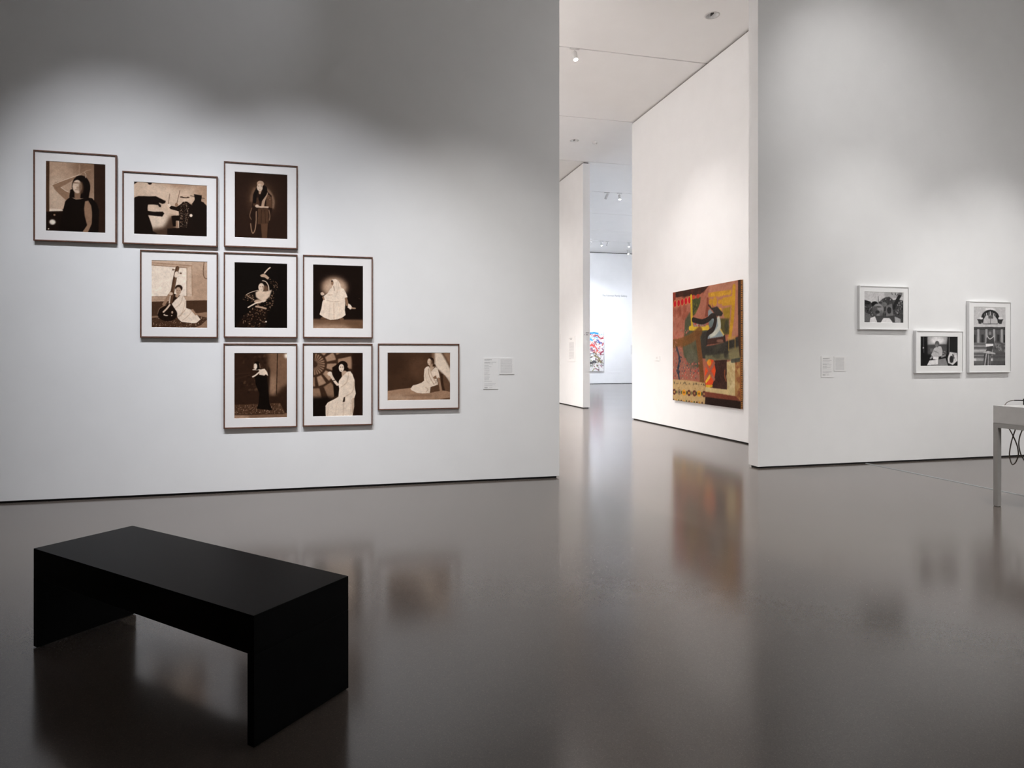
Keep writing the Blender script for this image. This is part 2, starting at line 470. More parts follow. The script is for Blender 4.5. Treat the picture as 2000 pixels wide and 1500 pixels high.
# ---- tonal layout of the flat prints, in print widths: B base, P polygon, E ellipse, L brush line, S scattered dabs, N grain
ARTS = {
 'F1': (1.301, [
  ('B',.1),
  ('P',[(.065,-.011),(.809,-.009),(.809,.707),(.318,.864),(.065,.935)],.6,.0067,1),
  ('E',(.176,.63,.155,.349),.74,.1477,.8),
  ('E',(.676,.067,.239,.201),.36,.1611,.8),
  ('E',(.724,.387,.095,.269),.4,.094,.7),
  ('P',[(.065,.879),(.277,.882),(.283,.908),(.065,.928)],.86,.0067,1),
  ('P',[(-.009,-.013),(.062,-.017),(.062,.935),(-.009,.938)],.22,.0054,1),
  ('P',[(.803,-.008),(1.015,-.014),(1.015,1.321),(.803,1.315)],.13,.0054,1),
  ('S',[(.809,.018),(.996,.007),(.996,.563),(.809,.572)],[.2,.08],90,.0143,.6),
  ('P',[(-.009,.938),(.3,.925),(.247,1.308),(-.009,1.317)],.07,.0081,1),
  ('E',(.114,1.126,.05,.048),.97,.0188,1),
  ('E',(.05,1.253,.011,.012),.85,.0054,1),
  ('E',(.147,.992,.017,.016),.5,.0081,1),
  ('P',[(.112,.436),(.153,.398),(.342,.325),(.55,.225),(.562,.255),(.449,.335),(.259,.472),(.404,.579),(.389,.646),(.348,.722),(.235,.614),(.153,.524)],.45,.0067,1),
  ('L',[(.117,.433),(.342,.323),(.55,.227)],.0107,.78,.004,1),
  ('L',[(.253,.476),(.342,.542),(.404,.558)],.0107,.82,.004,1),
  ('P',[(.271,.472),(.413,.377),(.404,.579)],.6,.0081,1),
  ('P',[(.324,.73),(.407,.639),(.497,.688),(.58,.677),(.688,.639),(.772,.648),(.857,.759),(.887,.866),(.875,1.326),(.2,1.317),(.277,.946)],.045,.0054,1),
  ('E',(.586,.448,.153,.215),.045,.0081,1),
  ('P',[(.407,.511),(.485,.481),(.508,.667),(.389,.646)],.05,.0067,1),
  ('P',[(.616,.501),(.736,.468),(.712,.658),(.616,.662)],.045,.0067,1),
  ('P',[(.475,.535),(.58,.543),(.571,.678),(.479,.68)],.42,.0081,1),
  ('E',(.523,.446,.079,.124),.74,.0107,1),
  ('E',(.586,.462,.038,.118),.3,.0215,.75),
  ('E',(.497,.379,.06,.011),.3,.0081,.8),
  ('E',(.526,.468,.019,.024),.45,.0107,.6),
  ('E',(.514,.506,.031,.008),.4,.0067,.7),
  ('P',[(.652,.714),(.706,.696),(.754,.791),(.77,.925),(.763,1.128),(.688,1.319),(.586,1.323),(.686,1.157),(.646,.984),(.635,.85)],.45,.0081,1),
  ('L',[(.562,.006),(.556,.154),(.562,.235)],.0167,.62,.0107,.5),
  ('L',[(.562,.221),(.664,.148),(.748,.116)],.0095,.65,.0054,.6),
  ('L',[(.643,.176),(.667,.215),(.658,.276)],.0095,.75,.004,.8),
  ('N',.02),
 ]),
 'F2': (.758, [
  ('B',.7),
  ('E',(.552,-.006,.259,.077),.46,.0935,.85),
  ('E',(.963,.1,.149,.221),.5,.1275,.8),
  ('E',(.333,.107,.235,.102),.76,.102,.6),
  ('E',(.333,.574,.126,.153),.82,.068,.8),
  ('P',[(.224,.689),(.411,.647),(.489,.482),(.568,.478),(.568,.785),(.224,.799)],.15,.051,.9),
  ('P',[(-.008,-.01),(.056,.004),(.006,.042),(-.008,.043)],.08,.0043,1),
  ('P',[(.186,.003),(.245,.004),(.239,.028),(.212,.038),(.192,.026)],.1,.0051,1),
  ('P',[(-.008,.26),(.022,.229),(.068,.21),(.223,.206),(.294,.199),(.364,.233),(.43,.264),(.423,.294),(.387,.308),(.333,.292),(.368,.335),(.364,.359),(.342,.357),(.325,.33),(.255,.325),(.192,.33),(.186,.377),(.189,.421),(.27,.431),(.387,.423),(.411,.447),(.384,.497),(.317,.494),(.192,.483),(.216,.545),(.251,.662),(.255,.713),(.325,.757),(-.008,.771)],.05,.0068,1),
  ('P',[(.754,.786),(.745,.453),(.765,.315),(.804,.262),(.828,.218),(.814,.138),(.925,.154),(.915,.24),(.947,.255),(.999,.308),(1.012,.775)],.055,.0043,1),
  ('L',[(.769,.166),(.828,.176)],.0078,.07,.0026,1),
  ('L',[(.907,.189),(.961,.196)],.0078,.07,.0026,1),
  ('P',[(.45,.671),(.568,.653),(1.012,.646),(1.012,.775),(.45,.79)],.06,.0068,1),
  ('P',[(.616,.783),(.607,.408),(.552,.394),(.493,.38),(.478,.356),(.505,.33),(.576,.343),(.639,.296),(.67,.256),(.725,.257),(.797,.314),(.778,.776)],.06,.0034,1),
  ('P',[(.505,.485),(.537,.474),(.623,.467),(.615,.548),(.568,.546),(.568,.631),(.525,.632)],.05,.0034,1),
  ('P',[(.572,.555),(.592,.554),(.6,.656),(.572,.657)],.45,.0043,1),
  ('S',[(.631,.305),(.67,.26),(.733,.266),(.745,.47),(.718,.642),(.631,.646),(.615,.476)],[.62,.5,.3,.7],230,.0118,.8),
  ('L',[(.677,.354),(.679,.644)],.0204,.06,.0068,.85),
  ('E',(.678,.226,.027,.036),.72,.0043,1),
  ('E',(.687,.193,.068,.014),.18,.0034,1),
  ('E',(.692,.179,.035,.019),.66,.0034,1),
  ('L',[(.656,.195),(.729,.198)],.0063,.08,.0017,1),
  ('L',[(.485,.152),(.473,.245),(.464,.304)],.0055,.2,.0026,1),
  ('L',[(.624,.097),(.603,.187),(.582,.29)],.0071,.25,.0026,1),
  ('E',(.576,.312,.022,.029),.42,.0051,1),
  ('P',[(.45,.314),(.477,.3),(.501,.332),(.478,.353)],.85,.0043,1),
  ('E',(.775,.46,.021,.022),.85,.0051,1),
  ('L',[(.753,.265),(.789,.301)],.011,.5,.0051,.7),
  ('N',.02),
 ]),
 'F3': (1.301, [
  ('B',.115),
  ('E',(.501,.514,.192,.311),.3,.203,1),
  ('L',[(.565,.294),(.674,.39),(.729,.543),(.714,.68)],.0332,.52,.0352,.9),
  ('L',[(.379,.303),(.329,.441),(.31,.564)],.0307,.42,.0352,.8),
  ('P',[(.398,.33),(.43,.206),(.552,.199),(.597,.346),(.693,.436),(.707,.694),(.662,.926),(.631,1.306),(.439,1.314),(.4,1.032),(.324,.995),(.283,.849),(.323,.658),(.36,.44)],.1,.0054,1),
  ('P',[(.438,.706),(.629,.684),(.643,.974),(.432,1.017)],.22,.0068,1),
  ('L',[(.502,.73),(.496,1.001)],.0102,.12,.0068,1),
  ('L',[(.566,.727),(.579,.984)],.0102,.14,.0068,1),
  ('P',[(.489,1.001),(.624,.982),(.605,1.287),(.516,1.297)],.25,.0108,1),
  ('P',[(.584,.388),(.687,.464),(.704,.687),(.597,.658)],.26,.0068,1),
  ('S',[(.597,.387),(.68,.423),(.693,.559),(.603,.482)],[.55,.4,.15],40,.0115,.7),
  ('P',[(.348,.508),(.45,.489),(.476,.677),(.348,.657)],.2,.0068,1),
  ('L',[(.597,.394),(.546,.539),(.527,.648)],.0537,.56,.0054,1),
  ('L',[(.399,.661),(.476,.671),(.623,.668)],.0307,.66,.0054,1),
  ('E',(.422,.657,.036,.03),.68,.0054,1),
  ('L',[(.642,.724),(.662,.831),(.653,.926)],.0153,.4,.0054,1),
  ('L',[(.43,.328),(.383,.439),(.374,.574)],.0665,.045,.0068,1),
  ('L',[(.565,.294),(.565,.389),(.488,.514)],.0843,.05,.0068,1),
  ('E',(.484,.211,.066,.057),.58,.0054,1),
  ('E',(.471,.288,.054,.073),.72,.0068,1),
  ('E',(.449,.259,.015,.008),.3,.0041,.7),
  ('E',(.5,.256,.015,.008),.3,.0041,.7),
  ('E',(.472,.326,.018,.005),.4,.0041,.7),
  ('P',[(.45,.361),(.507,.351),(.482,.42),(.456,.415)],.55,.0054,1),
  ('L',[(.406,.762),(.403,.951),(.385,1.114),(.347,1.196),(.317,1.143),(.301,1.009)],.0166,.46,.0054,1),
  ('L',[(.323,.698),(.285,.848),(.314,.928)],.0141,.36,.0054,1),
  ('N',.015),
 ]),
 'F4': (1.301, [
  ('B',.62),
  ('E',(.854,.511,.184,.325),.55,.1251,.7),
  ('P',[(-.014,-.012),(.715,-.001),(.715,.099),(-.014,.056)],.66,.0075,1),
  ('L',[(-.008,.054),(.715,.091)],.0184,.5,.0063,1),
  ('P',[(-.014,.106),(.622,.133),(.628,.678),(-.014,.696)],.9,.0075,1),
  ('L',[(-.01,.101),(.461,.125),(.616,.137),(.628,.189),(.625,.678)],.0104,.42,.0038,1),
  ('L',[(.715,.099),(.724,.726)],.0115,.5,.0063,1),
  ('P',[(.634,.139),(.709,.1),(.715,.714),(.634,.678)],.7,.0063,1),
  ('P',[(-.014,.702),(.738,.679),(.75,.745),(-.014,.801)],.6,.005,1),
  ('L',[(-.01,.704),(.622,.678)],.0092,.45,.0038,1),
  ('L',[(-.01,.77),(.369,.747)],.0069,.45,.0038,1),
  ('P',[(-.014,.799),(.277,.784),(.622,.766),(1.018,.749),(1.018,1.011),(-.014,1.105)],.21,.0063,1),
  ('P',[(-.014,1.074),(.369,1.045),(.831,1.001),(1.018,.973),(1.018,1.326),(-.014,1.335)],.44,.01,1),
  ('P',[(-.014,1.111),(.369,1.069),(.831,1.051),(1.018,1.099),(.877,1.239),(.645,1.329),(-.014,1.335)],.2,.0063,1),
  ('S',[(.0,1.111),(.369,1.076),(.831,1.058),(.994,1.106),(.866,1.233),(.645,1.298),(-.0,1.301)],[.55,.65,.1,.4],260,.0184,.75),
  ('L',[(.938,.005),(.926,.119),(.924,.245),(.95,.32),(.996,.331)],.015,.33,.005,1),
  ('P',[(.363,.832),(.461,.718),(.518,.652),(.57,.679),(.613,.766),(.616,.91),(.726,.946),(.802,1.027),(.872,1.126),(.796,1.196),(.703,1.197),(.53,1.174),(.466,1.106),(.438,.994),(.369,.882)],.86,.005,1),
  ('L',[(.553,.692),(.518,.817),(.415,.919)],.0115,.66,.0075,1),
  ('L',[(.599,.779),(.57,.917),(.518,1.068)],.0104,.68,.0075,1),
  ('L',[(.715,.965),(.645,1.066),(.553,1.142)],.0104,.66,.0075,1),
  ('L',[(.599,.941),(.518,1.043),(.472,1.081)],.0138,.62,.01,1),
  ('P',[(.692,.94),(.738,.927),(.808,1.039),(.784,1.052)],.5,.0063,1),
  ('P',[(.374,.645),(.415,.638),(.472,.681),(.518,.655),(.461,.718),(.369,.807)],.12,.005,1),
  ('E',(.486,.528,.066,.065),.13,.005,1),
  ('E',(.477,.581,.048,.073),.6,.0063,1),
  ('E',(.461,.568,.012,.006),.25,.0038,.7),
  ('E',(.498,.573,.012,.006),.25,.0038,.7),
  ('E',(.47,.621,.014,.005),.35,.0038,.7),
  ('P',[(.443,.644),(.501,.643),(.461,.718),(.415,.682)],.55,.0063,1),
  ('L',[(.352,.614),(.3,.696),(.248,.797),(.22,.847)],.053,.48,.0063,1),
  ('L',[(.461,.137),(.415,.344),(.374,.595),(.334,.82)],.0668,.25,.0038,1),
  ('L',[(.47,.131),(.428,.344),(.392,.582)],.0161,.38,.005,.7),
  ('L',[(.449,.241),(.438,.294)],.0645,.85,.0025,1),
  ('L',[(.386,.177),(.415,.178)],.0115,.3,.0025,1),
  ('E',(.383,.177,.014,.018),.3,.0025,1),
  ('E',(.522,.242,.015,.018),.3,.0025,1),
  ('L',[(.472,.233),(.518,.242)],.0092,.3,.0025,1),
  ('P',[(.294,.827),(.352,.826),(.415,.925),(.455,1.043),(.117,1.048),(.174,.922)],.09,.0063,1),
  ('E',(.283,1.027,.175,.14),.065,.005,1),
  ('L',[(.109,1.035),(.151,.923),(.266,.853)],.0115,.5,.0038,.7),
  ('L',[(.323,.852),(.277,.921),(.214,.99)],.03,.72,.0063,1),
  ('L',[(.334,.683),(.317,.821)],.0184,.8,.005,1),
  ('E',(.231,1.046,.016,.013),.8,.0038,1),
  ('E',(.266,1.058,.03,.01),.8,.0038,1),
  ('E',(.369,.995,.016,.025),.6,.005,1),
  ('E',(.36,1.057,.012,.009),.7,.0038,1),
  ('E',(.346,.639,.035,.03),.68,.005,1),
  ('N',.02),
 ]),
 'F5': (1.301, [
  ('B',.025),
  ('P',[(.344,.898),(.612,.882),(.612,1.075),(.563,1.314),(.008,1.316),(.151,1.079)],.07,.0257,1),
  ('S',[(.32,.898),(.587,.921),(.587,1.294),(.018,1.304),(.151,1.066)],[.42,.34,.24,.5],95,.0316,.75),
  ('S',[(.32,.898),(.587,.921),(.587,1.294),(.018,1.304),(.151,1.066)],[.03,.05],70,.0268,.8),
  ('S',[(.151,.669),(.259,.617),(.369,.641),(.393,.795),(.272,.77),(.163,.733)],[.45,.35,.25],36,.0292,.8),
  ('S',[(.661,.303),(.807,.378),(.82,.481),(.746,.61),(.734,.765),(.661,.972),(.612,.921),(.685,.663),(.722,.456),(.661,.38)],[.5,.36,.25,.12],75,.0268,.8),
  ('S',[(.417,.769),(.685,.637),(.697,.817),(.587,.895),(.417,.884)],[.45,.3,.1],45,.0292,.8),
  ('P',[(.393,.589),(.466,.537),(.539,.562),(.648,.547),(.703,.527),(.661,.663),(.587,.741),(.526,.78),(.466,.73),(.405,.679)],.72,.018,1),
  ('E',(.441,.768,.073,.039),.6,.0129,1),
  ('L',[(.223,.636),(.32,.584),(.447,.544)],.0109,.72,.0039,1),
  ('L',[(.223,.636),(.272,.681),(.369,.731)],.0109,.55,.0039,1),
  ('E',(.545,.433,.1,.085),.045,.0064,1),
  ('P',[(.563,.433),(.648,.457),(.654,.547),(.575,.535)],.12,.0077,1),
  ('E',(.505,.485,.056,.082),.76,.0077,1),
  ('E',(.581,.51,.049,.058),.35,.018,.7),
  ('E',(.484,.475,.015,.008),.25,.0039,.7),
  ('E',(.529,.472,.017,.008),.2,.0039,.7),
  ('E',(.505,.536,.017,.006),.4,.0039,.7),
  ('L',[(.526,.352),(.587,.371),(.634,.445),(.648,.547)],.0158,.74,.0039,1),
  ('L',[(.668,.091),(.624,.129),(.565,.201)],.0243,.72,.0039,1),
  ('P',[(.478,.244),(.539,.215),(.593,.233),(.654,.29),(.63,.329),(.563,.285),(.502,.279)],.6,.0064,1),
  ('L',[(.259,.886),(.332,.84),(.417,.794),(.575,.752)],.0243,.8,.0039,1),
  ('L',[(.405,.865),(.478,.877),(.587,.902)],.0341,.58,.0077,1),
  ('E',(.593,1.163,.016,.014),.85,.0039,1),
  ('N',.01),
 ]),
 'F6': (1.301, [
  ('B',.055),
  ('E',(.425,.453,.252,.207),.56,.0876,1),
  ('E',(.435,.465,.182,.15),.68,.1001,.8),
  ('P',[(-.016,1.102),(1.02,1.103),(1.021,1.324),(-.016,1.332)],.33,.0275,1),
  ('E',(.364,1.279,.461,.075),.58,.0751,.8),
  ('E',(.837,1.212,.182,.075),.3,.0626,.6),
  ('E',(.206,1.087,.055,.028),.3,.01,1),
  ('E',(.569,1.096,.042,.028),.35,.01,1),
  ('P',[(.362,.323),(.386,.298),(.44,.286),(.489,.308),(.537,.376),(.558,.461),(.604,.478),(.653,.562),(.684,.649),(.635,.669),(.641,.775),(.63,.913),(.646,1.011),(.581,1.064),(.484,1.103),(.339,1.117),(.218,1.068),(.132,1.007),(.17,.882),(.188,.757),(.218,.681),(.212,.638),(.29,.58),(.338,.492),(.38,.454),(.392,.391)],.87,.005,1),
  ('E',(.382,.366,.024,.055),.42,.0075,1),
  ('E',(.376,.329,.016,.018),.12,.0063,1),
  ('L',[(.41,.428),(.423,.516)],.0145,.4,.0063,.8),
  ('L',[(.477,.315),(.507,.414),(.483,.565)],.0109,.7,.0075,1),
  ('L',[(.459,.34),(.477,.465),(.459,.615)],.0097,.74,.0075,1),
  ('L',[(.531,.414),(.532,.539)],.0109,.72,.0075,1),
  ('L',[(.254,.718),(.387,.744),(.532,.737)],.0085,.66,.0063,1),
  ('L',[(.411,.779),(.418,1.091)],.0145,.68,.01,1),
  ('L',[(.338,.78),(.315,1.08)],.0097,.76,.0075,1),
  ('L',[(.508,.777),(.533,1.052)],.0097,.76,.0075,1),
  ('L',[(.242,.781),(.206,1.006)],.0097,.76,.0075,1),
  ('L',[(.29,.612),(.374,.61)],.017,.68,.0075,1),
  ('L',[(.653,.681),(.672,.75),(.672,.8)],.0509,.42,.0063,1),
  ('P',[(.7,.774),(.751,.811),(.782,.874),(.739,.899),(.684,.856)],.86,.005,1),
  ('L',[(.769,.868),(.834,.873)],.0291,.55,.0063,1),
  ('E',(.191,.588,.039,.038),.72,.0063,1),
  ('L',[(.163,.558),(.199,.554),(.242,.594)],.0109,.25,.0038,1),
  ('L',[(.2,.657),(.218,.7)],.0315,.45,.0063,1),
  ('N',.015),
 ]),
 'F7': (1.301, [
  ('B',.13),
  ('P',[(.638,-.006),(1.019,-.006),(1.02,.61),(.86,.737),(.762,.839),(.652,.812)],.36,.077,1),
  ('E',(.725,.633,.085,.205),.46,.077,.9),
  ('S',[(.094,.064),(.638,.039),(.639,.323),(.094,.243)],[.24,.07],30,.0667,.4),
  ('S',[(.179,.474),(.42,.475),(.422,.796),(.061,.791)],[.3,.07],26,.0546,.45),
  ('L',[(.009,.421),(.299,.398)],.0097,.22,.0103,.6),
  ('L',[(.01,.523),(.299,.436)],.0097,.22,.0103,.6),
  ('L',[(.812,.003),(.804,.401),(.793,.827)],.0158,.12,.0051,1),
  ('E',(.984,.058,.041,.049),.99,.0385,1),
  ('P',[(-.01,.892),(1.02,.869),(1.021,1.334),(-.008,1.311)],.13,.0257,1),
  ('P',[(-.0,1.019),(.446,1.008),(.861,.995),(.965,1.204),(.001,1.21)],.22,.0064,1),
  ('S',[(.002,1.026),(.446,1.014),(.848,1.008),(.947,1.197),(.003,1.204)],[.55,.62,.08,.4],300,.0182,.75),
  ('P',[(-.009,1.222),(.91,1.218),(1.021,1.192),(1.021,1.334),(-.008,1.324)],.38,.0128,1),
  ('E',(.099,1.269,.194,.039),.55,.0321,.8),
  ('P',[(.384,.475),(.469,.444),(.615,.458),(.627,.58),(.646,.799),(.659,.992),(.714,1.141),(.423,1.103),(.458,.989),(.47,.797),(.403,.629)],.03,.0064,1),
  ('P',[(.638,.245),(.675,.349),(.664,.606),(.652,.799),(.628,.799),(.615,.477)],.07,.0257,.8),
  ('P',[(.466,.347),(.517,.322),(.568,.314),(.614,.374),(.637,.458),(.59,.425),(.566,.451),(.469,.431)],.82,.0051,1),
  ('L',[(.348,.472),(.408,.437),(.475,.373)],.0267,.85,.0051,1),
  ('L',[(.353,.334),(.42,.332),(.493,.337)],.0194,.85,.0039,1),
  ('E',(.429,.251,.058,.085),.04,.0051,1),
  ('E',(.398,.267,.033,.056),.88,.0064,1),
  ('L',[(.371,.218),(.367,.308)],.0121,.5,.0039,1),
  ('L',[(.474,.212),(.486,.296)],.0121,.5,.0039,.8),
  ('N',.015),
 ]),
 'F8': (1.301, [
  ('B',.17),
  ('P',[(.04,.168),(.058,.021),(.072,.024),(.086,.027),(.048,.17)],.5,.0155,1),
  ('P',[(.056,.173),(.11,.036),(.124,.042),(.136,.049),(.064,.177)],.5,.0155,1),
  ('P',[(.07,.182),(.157,.064),(.169,.073),(.179,.084),(.077,.188)],.5,.0155,1),
  ('P',[(.082,.194),(.196,.103),(.204,.116),(.212,.129),(.087,.202)],.5,.0155,1),
  ('P',[(.091,.209),(.223,.152),(.229,.166),(.233,.181),(.094,.218)],.5,.0155,1),
  ('P',[(.095,.226),(.238,.207),(.239,.222),(.24,.237),(.096,.235)],.5,.0155,1),
  ('P',[(.095,.243),(.238,.263),(.236,.278),(.232,.293),(.094,.252)],.5,.0155,1),
  ('P',[(.091,.26),(.224,.317),(.218,.331),(.211,.344),(.087,.268)],.5,.0155,1),
  ('P',[(.083,.275),(.197,.366),(.188,.378),(.178,.389),(.077,.282)],.5,.0155,1),
  ('P',[(.071,.287),(.159,.406),(.147,.414),(.135,.422),(.063,.293)],.5,.0155,1),
  ('P',[(.056,.296),(.112,.434),(.098,.439),(.084,.443),(.048,.299)],.5,.0155,1),
  ('P',[(.04,.301),(.059,.448),(.045,.449),(.03,.45),(.031,.301)],.5,.0155,1),
  ('P',[(.149,.002),(.232,-.163),(.298,-.119),(.355,-.064),(.221,.06)],.52,.0155,1),
  ('P',[(.246,.094),(.398,-.005),(.434,.067),(.457,.145),(.28,.182)],.52,.0155,1),
  ('P',[(.285,.225),(.466,.218),(.462,.299),(.444,.378),(.273,.318)],.52,.0155,1),
  ('P',[(.257,.358),(.417,.445),(.374,.513),(.321,.572),(.201,.432)],.52,.0155,1),
  ('P',[(.168,.457),(.264,.615),(.195,.652),(.12,.674),(.083,.492)],.52,.0155,1),
  ('P',[(.042,.497),(.05,.683),(-.028,.678),(-.103,.659),(-.047,.483)],.42,.0155,1),
  ('P',[(.384,-.098),(.582,-.285),(.66,-.18),(.72,-.064),(.472,.044)],.5,.0155,1),
  ('P',[(.499,.13),(.762,.072),(.779,.202),(.774,.334),(.506,.298)],.5,.0155,1),
  ('P',[(.488,.387),(.745,.473),(.696,.594),(.628,.705),(.413,.535)],.42,.0155,1),
  ('P',[(.354,.602),(.535,.809),(.434,.887),(.322,.947),(.217,.691)],.42,.0155,1),
  ('P',[(.134,.717),(.191,.988),(.066,1.003),(-.059,.996),(-.027,.723)],.42,.0155,1),
  ('P',[(-.016,.9),(.337,.891),(.412,.905),(.275,1.058),(.264,1.327),(-.015,1.323)],.04,.0644,1),
  ('P',[(.773,-.016),(1.025,-.016),(1.029,1.328),(.814,1.324)],.1,.0464,1),
  ('P',[(.385,.3),(.485,.236),(.585,.262),(.611,.417),(.517,.584),(.512,.855),(.424,.905),(.405,.673),(.386,.467)],.06,.0129,1),
  ('E',(.591,.262,.1,.093),.05,.0064,1),
  ('P',[(.635,.262),(.711,.314),(.686,.417),(.623,.391)],.06,.0103,1),
  ('P',[(.567,.391),(.636,.365),(.686,.391),(.611,.469),(.58,.494)],.62,.0077,1),
  ('E',(.566,.311,.052,.08),.85,.0077,1),
  ('E',(.548,.294,.015,.009),.25,.0039,.7),
  ('E',(.591,.294,.015,.009),.25,.0039,.7),
  ('E',(.57,.359,.018,.006),.4,.0039,.7),
  ('P',[(.505,.648),(.517,.571),(.586,.481),(.686,.385),(.742,.379),(.787,.444),(.827,.56),(.831,.703),(.853,.833),(.82,.936),(.82,1.091),(.783,1.323),(.258,1.314),(.253,1.077),(.3,1.007),(.437,.938),(.506,.893),(.524,.726)],.86,.0052,1),
  ('L',[(.711,.417),(.674,.598),(.561,.7)],.015,.66,.0103,1),
  ('L',[(.819,.599),(.788,.793),(.637,.895)],.015,.68,.0103,1),
  ('L',[(.313,1.033),(.289,1.289)],.01,.7,.0077,1),
  ('L',[(.612,1.011),(.601,1.295)],.0125,.7,.009,1),
  ('L',[(.487,.996),(.438,1.292)],.01,.76,.0077,1),
  ('L',[(.763,.961),(.751,1.245)],.015,.66,.009,1),
  ('L',[(.801,.936),(.789,1.22)],.0275,.55,.0103,.8),
  ('P',[(.615,.901),(.64,.908),(.634,.998),(.59,1.008)],.12,.0052,1),
  ('L',[(.486,.648),(.436,.583),(.386,.506),(.355,.441)],.05,.8,.0064,1),
  ('E',(.338,.428,.043,.046),.85,.0077,1),
  ('L',[(.311,.415),(.284,.434)],.015,.7,.0052,1),
  ('L',[(.399,.568),(.451,.555)],.0125,.08,.0026,1),
  ('N',.02),
 ]),
 'F9': (.758, [
  ('B',.2),
  ('E',(.509,.255,.162,.203),.27,.0977,.8),
  ('E',(.105,.173,.162,.163),.16,.0977,.8),
  ('P',[(.737,-.01),(.844,-.01),(.918,.109),(1.012,.29),(1.012,.519),(.951,.42),(.868,.33),(.786,.256),(.745,.191)],.86,.0228,1),
  ('P',[(.868,-.01),(1.012,-.01),(1.012,.24),(.934,.109)],.42,.0244,1),
  ('P',[(.696,-.01),(.745,-.01),(.745,.158),(.704,.092)],.45,.0244,.8),
  ('P',[(.827,.387),(.852,.367),(.877,.34),(.918,.375),(.975,.47),(1.0,.552),(1.0,.634),(.828,.608)],.3,.0065,1),
  ('L',[(.86,.354),(.868,.502),(.893,.608)],.0374,.17,.0081,1),
  ('P',[(-.011,.605),(.17,.578),(.347,.559),(.672,.598),(.901,.608),(1.012,.634),(1.012,.773),(-.01,.77)],.5,.0065,1),
  ('E',(.202,.7,.195,.041),.58,.0326,.8),
  ('E',(.469,.678,.244,.021),.44,.0179,.8),
  ('P',[(.836,.742),(1.012,.716),(1.012,.773),(.836,.771)],.25,.0098,.8),
  ('P',[(.582,.263),(.607,.231),(.647,.216),(.696,.288),(.754,.233),(.79,.248),(.815,.33),(.829,.403),(.778,.415),(.799,.485),(.795,.526),(.697,.541),(.672,.643),(.558,.648),(.469,.639),(.38,.596),(.362,.571),(.4,.519),(.469,.503),(.542,.475),(.578,.443),(.574,.369)],.86,.0041,1),
  ('P',[(.66,.235),(.745,.223),(.696,.305),(.68,.288)],.62,.0049,1),
  ('P',[(.713,.395),(.77,.362),(.782,.419),(.729,.419)],.4,.0049,1),
  ('L',[(.652,.256),(.656,.353),(.705,.46),(.737,.501)],.0097,.55,.0057,1),
  ('L',[(.672,.288),(.713,.386),(.762,.46)],.0081,.6,.0057,1),
  ('L',[(.599,.337),(.615,.443),(.664,.5)],.0081,.68,.0057,1),
  ('L',[(.591,.549),(.64,.582),(.607,.63)],.013,.66,.0081,1),
  ('S',[(.737,.419),(.803,.452),(.795,.526),(.721,.517)],[.35,.8,.25],30,.0146,.7),
  ('P',[(.68,.549),(.737,.533),(.823,.501),(.829,.616),(.754,.623),(.668,.643)],.27,.0057,1),
  ('E',(.69,.137,.045,.059),.12,.0041,1),
  ('E',(.741,.203,.02,.015),.16,.0041,1),
  ('P',[(.656,.19),(.713,.174),(.713,.239),(.664,.231)],.58,.0049,1),
  ('E',(.661,.148,.031,.052),.74,.0049,1),
  ('E',(.692,.158,.021,.045),.45,.0114,.7),
  ('E',(.643,.137,.006,.004),.3,.0024,.7),
  ('E',(.67,.137,.008,.004),.3,.0024,.7),
  ('E',(.649,.174,.008,.003),.4,.0024,.7),
  ('L',[(.807,.416),(.827,.501),(.848,.62)],.0357,.48,.0049,1),
  ('N',.02),
 ]),
 'R1': (.651, [
  ('B',.74),
  ('P',[(.506,.005),(1.022,-.004),(1.002,.093),(.741,.137),(.526,.155)],.62,.0071,1),
  ('P',[(-.02,.167),(.162,.213),(.188,.266),(.19,.427),(-.017,.429)],.16,.0071,1),
  ('P',[(-.018,.287),(.12,.267),(.226,.213),(.333,.238),(.44,.165),(.525,.119),(.633,.099),(.742,.169),(.872,.149),(1.014,.183),(1.022,.669),(-.015,.678)],.24,.0089,1),
  ('S',[(.003,.287),(.226,.213),(.525,.137),(1.003,.183),(.999,.489),(.005,.5)],[.5,.62,.12,.3,.08],260,.0345,.75),
  ('L',[(.696,.009),(.708,.053)],.0151,.2,.0036,1),
  ('L',[(.783,.011),(.801,.057)],.0151,.2,.0036,1),
  ('L',[(.859,.033),(.827,.078)],.0151,.2,.0036,1),
  ('L',[(.744,.33),(.829,.186),(.914,.05)],.0776,.14,.0089,1),
  ('E',(.922,.032,.047,.029),.4,.0071,1),
  ('L',[(.353,.104),(.365,.246)],.0216,.45,.0054,1),
  ('P',[(.553,.297),(.7,.238),(.738,.492),(.556,.512)],.42,.0071,1),
  ('E',(.632,.385,.056,.071),.18,.0089,1),
  ('P',[(-.002,.411),(.191,.516),(.135,.677),(-.015,.643)],.38,.0107,1),
  ('E',(.269,.265,.086,.061),.1,.0089,1),
  ('E',(.352,.38,.142,.132),.52,.0107,1),
  ('E',(.271,.408,.069,.107),.26,.025,.8),
  ('E',(.335,.425,.056,.036),.18,.0089,1),
  ('E',(.366,.317,.073,.014),.25,.0071,1),
  ('E',(.433,.459,.047,.071),.35,.0179,.8),
  ('P',[(.272,.515),(.465,.495),(.489,.62),(.338,.648)],.28,.0107,1),
  ('P',[(.155,.552),(.272,.515),(.338,.654),(.135,.663)],.82,.0089,1),
  ('P',[(.488,.548),(.639,.547),(.738,.657),(.403,.66)],.82,.0089,1),
  ('P',[(.769,.51),(.922,.562),(.923,.643),(.781,.635)],.6,.0089,1),
  ('E',(.505,.262,.073,.05),.4,.0089,1),
  ('N',.03),
 ]),
 'R2': (.651, [
  ('B',.1),
  ('P',[(.19,-.012),(.733,-.01),(.7,.177),(.192,.192)],.62,.0299,1),
  ('E',(.45,.082,.181,.075),.86,.056,1),
